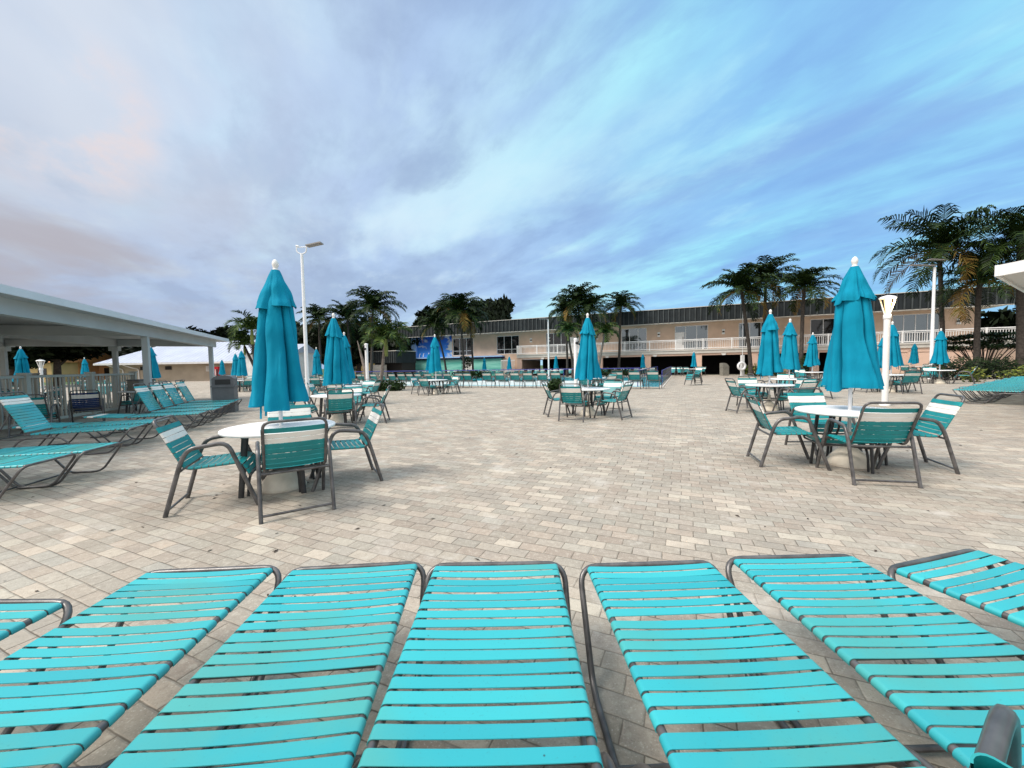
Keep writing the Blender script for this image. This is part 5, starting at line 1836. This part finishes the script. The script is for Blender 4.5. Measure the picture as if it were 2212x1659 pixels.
hedge('planting_bed', 'dark hedge below the balcony behind the pool chairs', 'hedge', (p.x, 39, 0), [((x, 0, 0.45), (0.9, 0.6, 0.5)) for x in (-2.2, -1.2, -0.2, 0.8, 1.8)], 1000, 0.13, M['leaf_bush'], seed=18)
p = atY(2130, 800, 22.5)
hedge('dark_hedge', 'long dark hedge behind the packed loungers at right', 'hedge', (p.x + 0.5, 23.6, 0), [((x, 0.15 * x, 0.66), (0.85, 0.6, 0.70)) for x in (-2.3, -1.4, -0.5, 0.4, 1.3, 2.2, 3.1, 4.0, 4.9)], 5600, 0.085, M['leaf_hedge'], seed=10)
p = atY(2196, 806, 20.2)
hedge('croton_bush', 'bright yellow-green bush right in front of the dark hedge', 'bush', (p.x, 20.2, 0), [((-0.4, 0, 0.35), (0.6, 0.45, 0.40)), ((0.5, 0.1, 0.45), (0.75, 0.5, 0.45))], 520, 0.075, M['leaf_croton'], seed=12)
p = atY(2128, 808, 20.5)
hedge('croton_bush', 'sparse yellow-green bush by the windswept palm foot', 'bush', (p.x, 21.0, 0), [((0, 0, 0.4), (0.6, 0.45, 0.45))], 320, 0.085, M['leaf_croton'], seed=13)
# spreading small tree at right
Y = 27.0
p = atY(2124, 805, Y)
zt = atY(2124, 706, Y).z; zl = atY(2124, 770, Y).z
t = thing('spreading_tree', 'small spreading tree with many stems behind the windswept palm', 'tree', (p.x, Y, 0))
rg = random.Random(77)
blobs, mbt = [], MB()
for k in range(34):
    a = rg.uniform(0, 6.28); q = math.sqrt(rg.random()) * 2.35
    zz = zl + (zt - zl) * (0.25 + 0.6 * rg.random() * (1 - 0.25 * q / 2.1))
    blobs.append(((math.cos(a) * q, math.sin(a) * q * 0.7, zz), (0.55, 0.5, 0.16)))
    mbt.tube([(rg.uniform(-.1, .1), 0, 0), (math.cos(a) * q * 0.4, math.sin(a) * q * 0.3, zl * 0.7), (math.cos(a) * q, math.sin(a) * q * 0.7, zz)], [0.06, 0.035, 0.012], 5)
mbt.build('trunk', M['bark'], t)
leaf_cloud(blobs, 6200, 0.115, 78, flat=0.6).build('crown', M['leaf_bush'], t)
# small beds round palm feet on the right
p = atY(1733, 800, 30)
hedge('planting_bed', 'small shrub at the foot of the palm left of the largest umbrella', 'shrub', (p.x, 30.4, 0), [((0, 0, 0.7), (0.7, 0.6, 0.8)), ((0.8, 0, 1.3), (0.5, 0.5, 0.6))], 600, 0.12, M['leaf_bush'], seed=15)

# fallen leaves and grit on the pavers
rg = random.Random(3)
mb = MB()
for _ in range(260):
    x, y = rg.uniform(-6, 9), 2.2 + 16 * rg.random() ** 1.6
    a = rg.uniform(0, 6.28); s = rg.uniform(0.008, 0.030)
    dx, dy = math.cos(a) * s, math.sin(a) * s
    mb.add([(x - dx, y - dy, 0.004), (x - dy * .35, y + dx * .35, 0.004 + s * 0.3), (x + dx, y + dy, 0.005), (x + dy * .35, y - dx * .35, 0.004)], [(0, 1, 2, 3)])
tag(mb.build('leaf_litter', M['bark']), 'scattered dry leaf scraps on the pavers', 'leaf litter', kind='stuff')

# ================================================================== LIGHT
w = bpy.data.worlds.new('World')
SC.world = w
w.use_nodes = True
nt = w.node_tree
for n in list(nt.nodes):
    nt.nodes.remove(n)
out = N(nt, 'ShaderNodeOutputWorld')
bg = N(nt, 'ShaderNodeBackground')
bg.inputs['Strength'].default_value = 0.1
link(nt, bg.outputs[0], out.inputs[0])
SUN_EL, SUN_AZ = R(50), R(248)      # azimuth measured clockwise from +Y: behind the camera, a little left
sky = N(nt, 'ShaderNodeTexSky')
sky.sky_type = 'NISHITA'
sky.sun_disc = False
sky.sun_elevation = SUN_EL
sky.sun_rotation = SUN_AZ
tc = N(nt, 'ShaderNodeTexCoord')
sep = N(nt, 'ShaderNodeSeparateXYZ')
link(nt, tc.outputs['Generated'], sep.inputs[0])
X, Y_, Z = sep.outputs
zc = mth(nt, 'MAXIMUM', Z, 0.0)
den = mth(nt, 'ADD', zc, 0.10)
px = mth(nt, 'DIVIDE', X, den)
py = mth(nt, 'DIVIDE', Y_, den)
# streak axes: wind along (-0.55, 0.83)
wx, wy = -0.52, 0.854
al = mth(nt, 'ADD', mth(nt, 'MULTIPLY', px, wx), mth(nt, 'MULTIPLY', py, wy))
ac = mth(nt, 'ADD', mth(nt, 'MULTIPLY', px, wy), mth(nt, 'MULTIPLY', py, -wx))
def cloudnoise(sa, sc_, seed, detail, rough, dist=0.3):
    c = N(nt, 'ShaderNodeCombineXYZ')
    link(nt, mth(nt, 'MULTIPLY', al, sa), c.inputs[0])
    link(nt, mth(nt, 'MULTIPLY', ac, sc_), c.inputs[1])
    c.inputs[2].default_value = seed
    n = N(nt, 'ShaderNodeTexNoise')
    n.inputs['Scale'].default_value = 1.0
    n.inputs['Detail'].default_value = detail
    n.inputs['Roughness'].default_value = rough
    n.inputs['Distortion'].default_value = dist
    link(nt, c.outputs[0], n.inputs['Vector'])
    return n.outputs['Fac']
n1 = cloudnoise(0.42, 0.95, 3.1, 5, 0.5, 0.6)
n2 = cloudnoise(0.75, 1.05, 8.4, 7, 0.55, 0.35)
n3 = cloudnoise(0.8, 2.4, 14.2, 6, 0.55, 0.5)
n4 = cloudnoise(1.25, 2.3, 21.7, 9, 0.60, 0.15)
azx = mth(nt, 'DIVIDE', X, mth(nt, 'MAXIMUM', mth(nt, 'ABSOLUTE', Y_), 0.05))   # tangent of azimuth
leftness = sstep(nt, azx, -0.15, -1.1)
rightness = sstep(nt, azx, -0.35, 0.7)
S = 10.0
def lin(r, g, b, k=1.0):
    f = lambda c: ((c / 255 + 0.055) / 1.055) ** 2.4 if c > 10 else c / 255 / 12.92
    return (f(r) * S * k, f(g) * S * k, f(b) * S * k)
base = mixc(nt, rightness, lin(184, 210, 245), lin(146, 202, 250))
base = mixc(nt, 0.90, sky.outputs[0], base)
# lavender-grey cloud undersides
c = mixc(nt, mth(nt, 'MULTIPLY', sstep(nt, n2, 0.46, 0.66), 0.75), base, mixc(nt, rightness, lin(160, 183, 215), lin(140, 180, 232)))
# pale cyan breaks
brk = mth(nt, 'MAXIMUM', sstep(nt, n1, 0.46, 0.66), mth(nt, 'MULTIPLY', sstep(nt, n3, 0.50, 0.70), 0.6))
brk = mth(nt, 'MULTIPLY', brk, sstep(nt, n2, 0.70, 0.50))
cy_ = mixc(nt, rightness, lin(206, 234, 250), lin(164, 244, 255))
c = mixc(nt, mth(nt, 'MULTIPLY', brk, 0.95), c, cy_)
c = mixc(nt, mth(nt, 'MULTIPLY', sstep(nt, n4, 0.48, 0.68), 0.55), c, mixc(nt, rightness, lin(148, 170, 206), lin(128, 174, 232)))
c = mixc(nt, mth(nt, 'MULTIPLY', sstep(nt, n4, 0.50, 0.32), 0.42), c, mixc(nt, rightness, lin(218, 238, 251), lin(186, 244, 254)))
# white cloud sheet upper left
hi = mth(nt, 'MULTIPLY', mth(nt, 'MULTIPLY', leftness, sstep(nt, Z, 0.16, 0.36)), sstep(nt, n1, 0.66, 0.46))
c = mixc(nt, mth(nt, 'MULTIPLY', hi, 0.85), c, lin(216, 224, 236))
# warm grey bank low on the left
bank = mth(nt, 'MULTIPLY', sstep(nt, azx, -0.30, -1.15), mth(nt, 'ADD', 0.35, mth(nt, 'MULTIPLY', sstep(nt, n2, 0.35, 0.62), 0.65)))
bank = mth(nt, 'MULTIPLY', bank, sstep(nt, Z, 0.46, 0.20))
c = mixc(nt, mth(nt, 'MULTIPLY', bank, 0.9), c, lin(182, 178, 186))
# peach patch where the dawn shows through
dv = ray(150, 250).normalized()
dt = N(nt, 'ShaderNodeVectorMath', operation='DOT_PRODUCT')
link(nt, tc.outputs['Generated'], dt.inputs[0]); dt.inputs[1].default_value = dv
c = mixc(nt, mth(nt, 'MULTIPLY', mth(nt, 'MULTIPLY', sstep(nt, dt.outputs['Value'], 0.990, 0.9999), sstep(nt, n4, 0.60, 0.38)), 0.65), c, lin(248, 218, 206))
# lighter strip along the horizon
hg = mth(nt, 'MULTIPLY', sstep(nt, Z, 0.20, 0.02), sstep(nt, azx, -0.1, 0.35))
c = mixc(nt, mth(nt, 'MULTIPLY', hg, 0.55), c, lin(160, 226, 254))
hgl = mth(nt, 'MULTIPLY', sstep(nt, Z, 0.20, 0.02), sstep(nt, azx, 0.2, -0.3))
c = mixc(nt, mth(nt, 'MULTIPLY', hgl, 0.6), c, lin(156, 181, 216))
# overcast is brighter overhead and behind the viewer
boost = mth(nt, 'ADD', 0.97, mth(nt, 'ADD', mth(nt, 'MULTIPLY', sstep(nt, Z, 0.66, 0.92), 1.1), mth(nt, 'MULTIPLY', sstep(nt, Y_, 0.0, -0.5), 0.25)))
white = mixc(nt, mth(nt, 'MULTIPLY', mth(nt, 'MAXIMUM', sstep(nt, Z, 0.68, 0.92), sstep(nt, Y_, 0.05, -0.4)), 0.75), c, lin(238, 232, 226))
vm_ = N(nt, 'ShaderNodeVectorMath', operation='SCALE')
link(nt, white, vm_.inputs[0]); link(nt, boost, vm_.inputs['Scale'])
link(nt, vm_.outputs[0], bg.inputs['Color'])

sl = bpy.data.lights.new('sun', 'SUN')
sl.energy = 3.6
sl.angle = R(22)
sl.color = (1.0, 0.93, 0.84)
so = bpy.data.objects.new('sun', sl)
COL.objects.link(so)
sd = Vector((math.sin(SUN_AZ) * math.cos(SUN_EL), math.cos(SUN_AZ) * math.cos(SUN_EL), math.sin(SUN_EL)))
so.rotation_euler = (-sd).to_track_quat('-Z', 'Y').to_euler()
so.location = sd * 50

SC.view_settings.view_transform = 'Standard'
SC.view_settings.look = 'None'
SC.view_settings.exposure = 0.08
SC.view_settings.gamma = 1.0
SC.render.engine = 'CYCLES'
SC.cycles.use_denoising = True
SC.cycles.max_bounces = 6

# prototypes that were never placed are removed
for o in list(bpy.data.objects):
    if o.get('label') == 'x':
        for ch in list(o.children_recursive):
            bpy.data.objects.remove(ch)
        bpy.data.objects.remove(o)
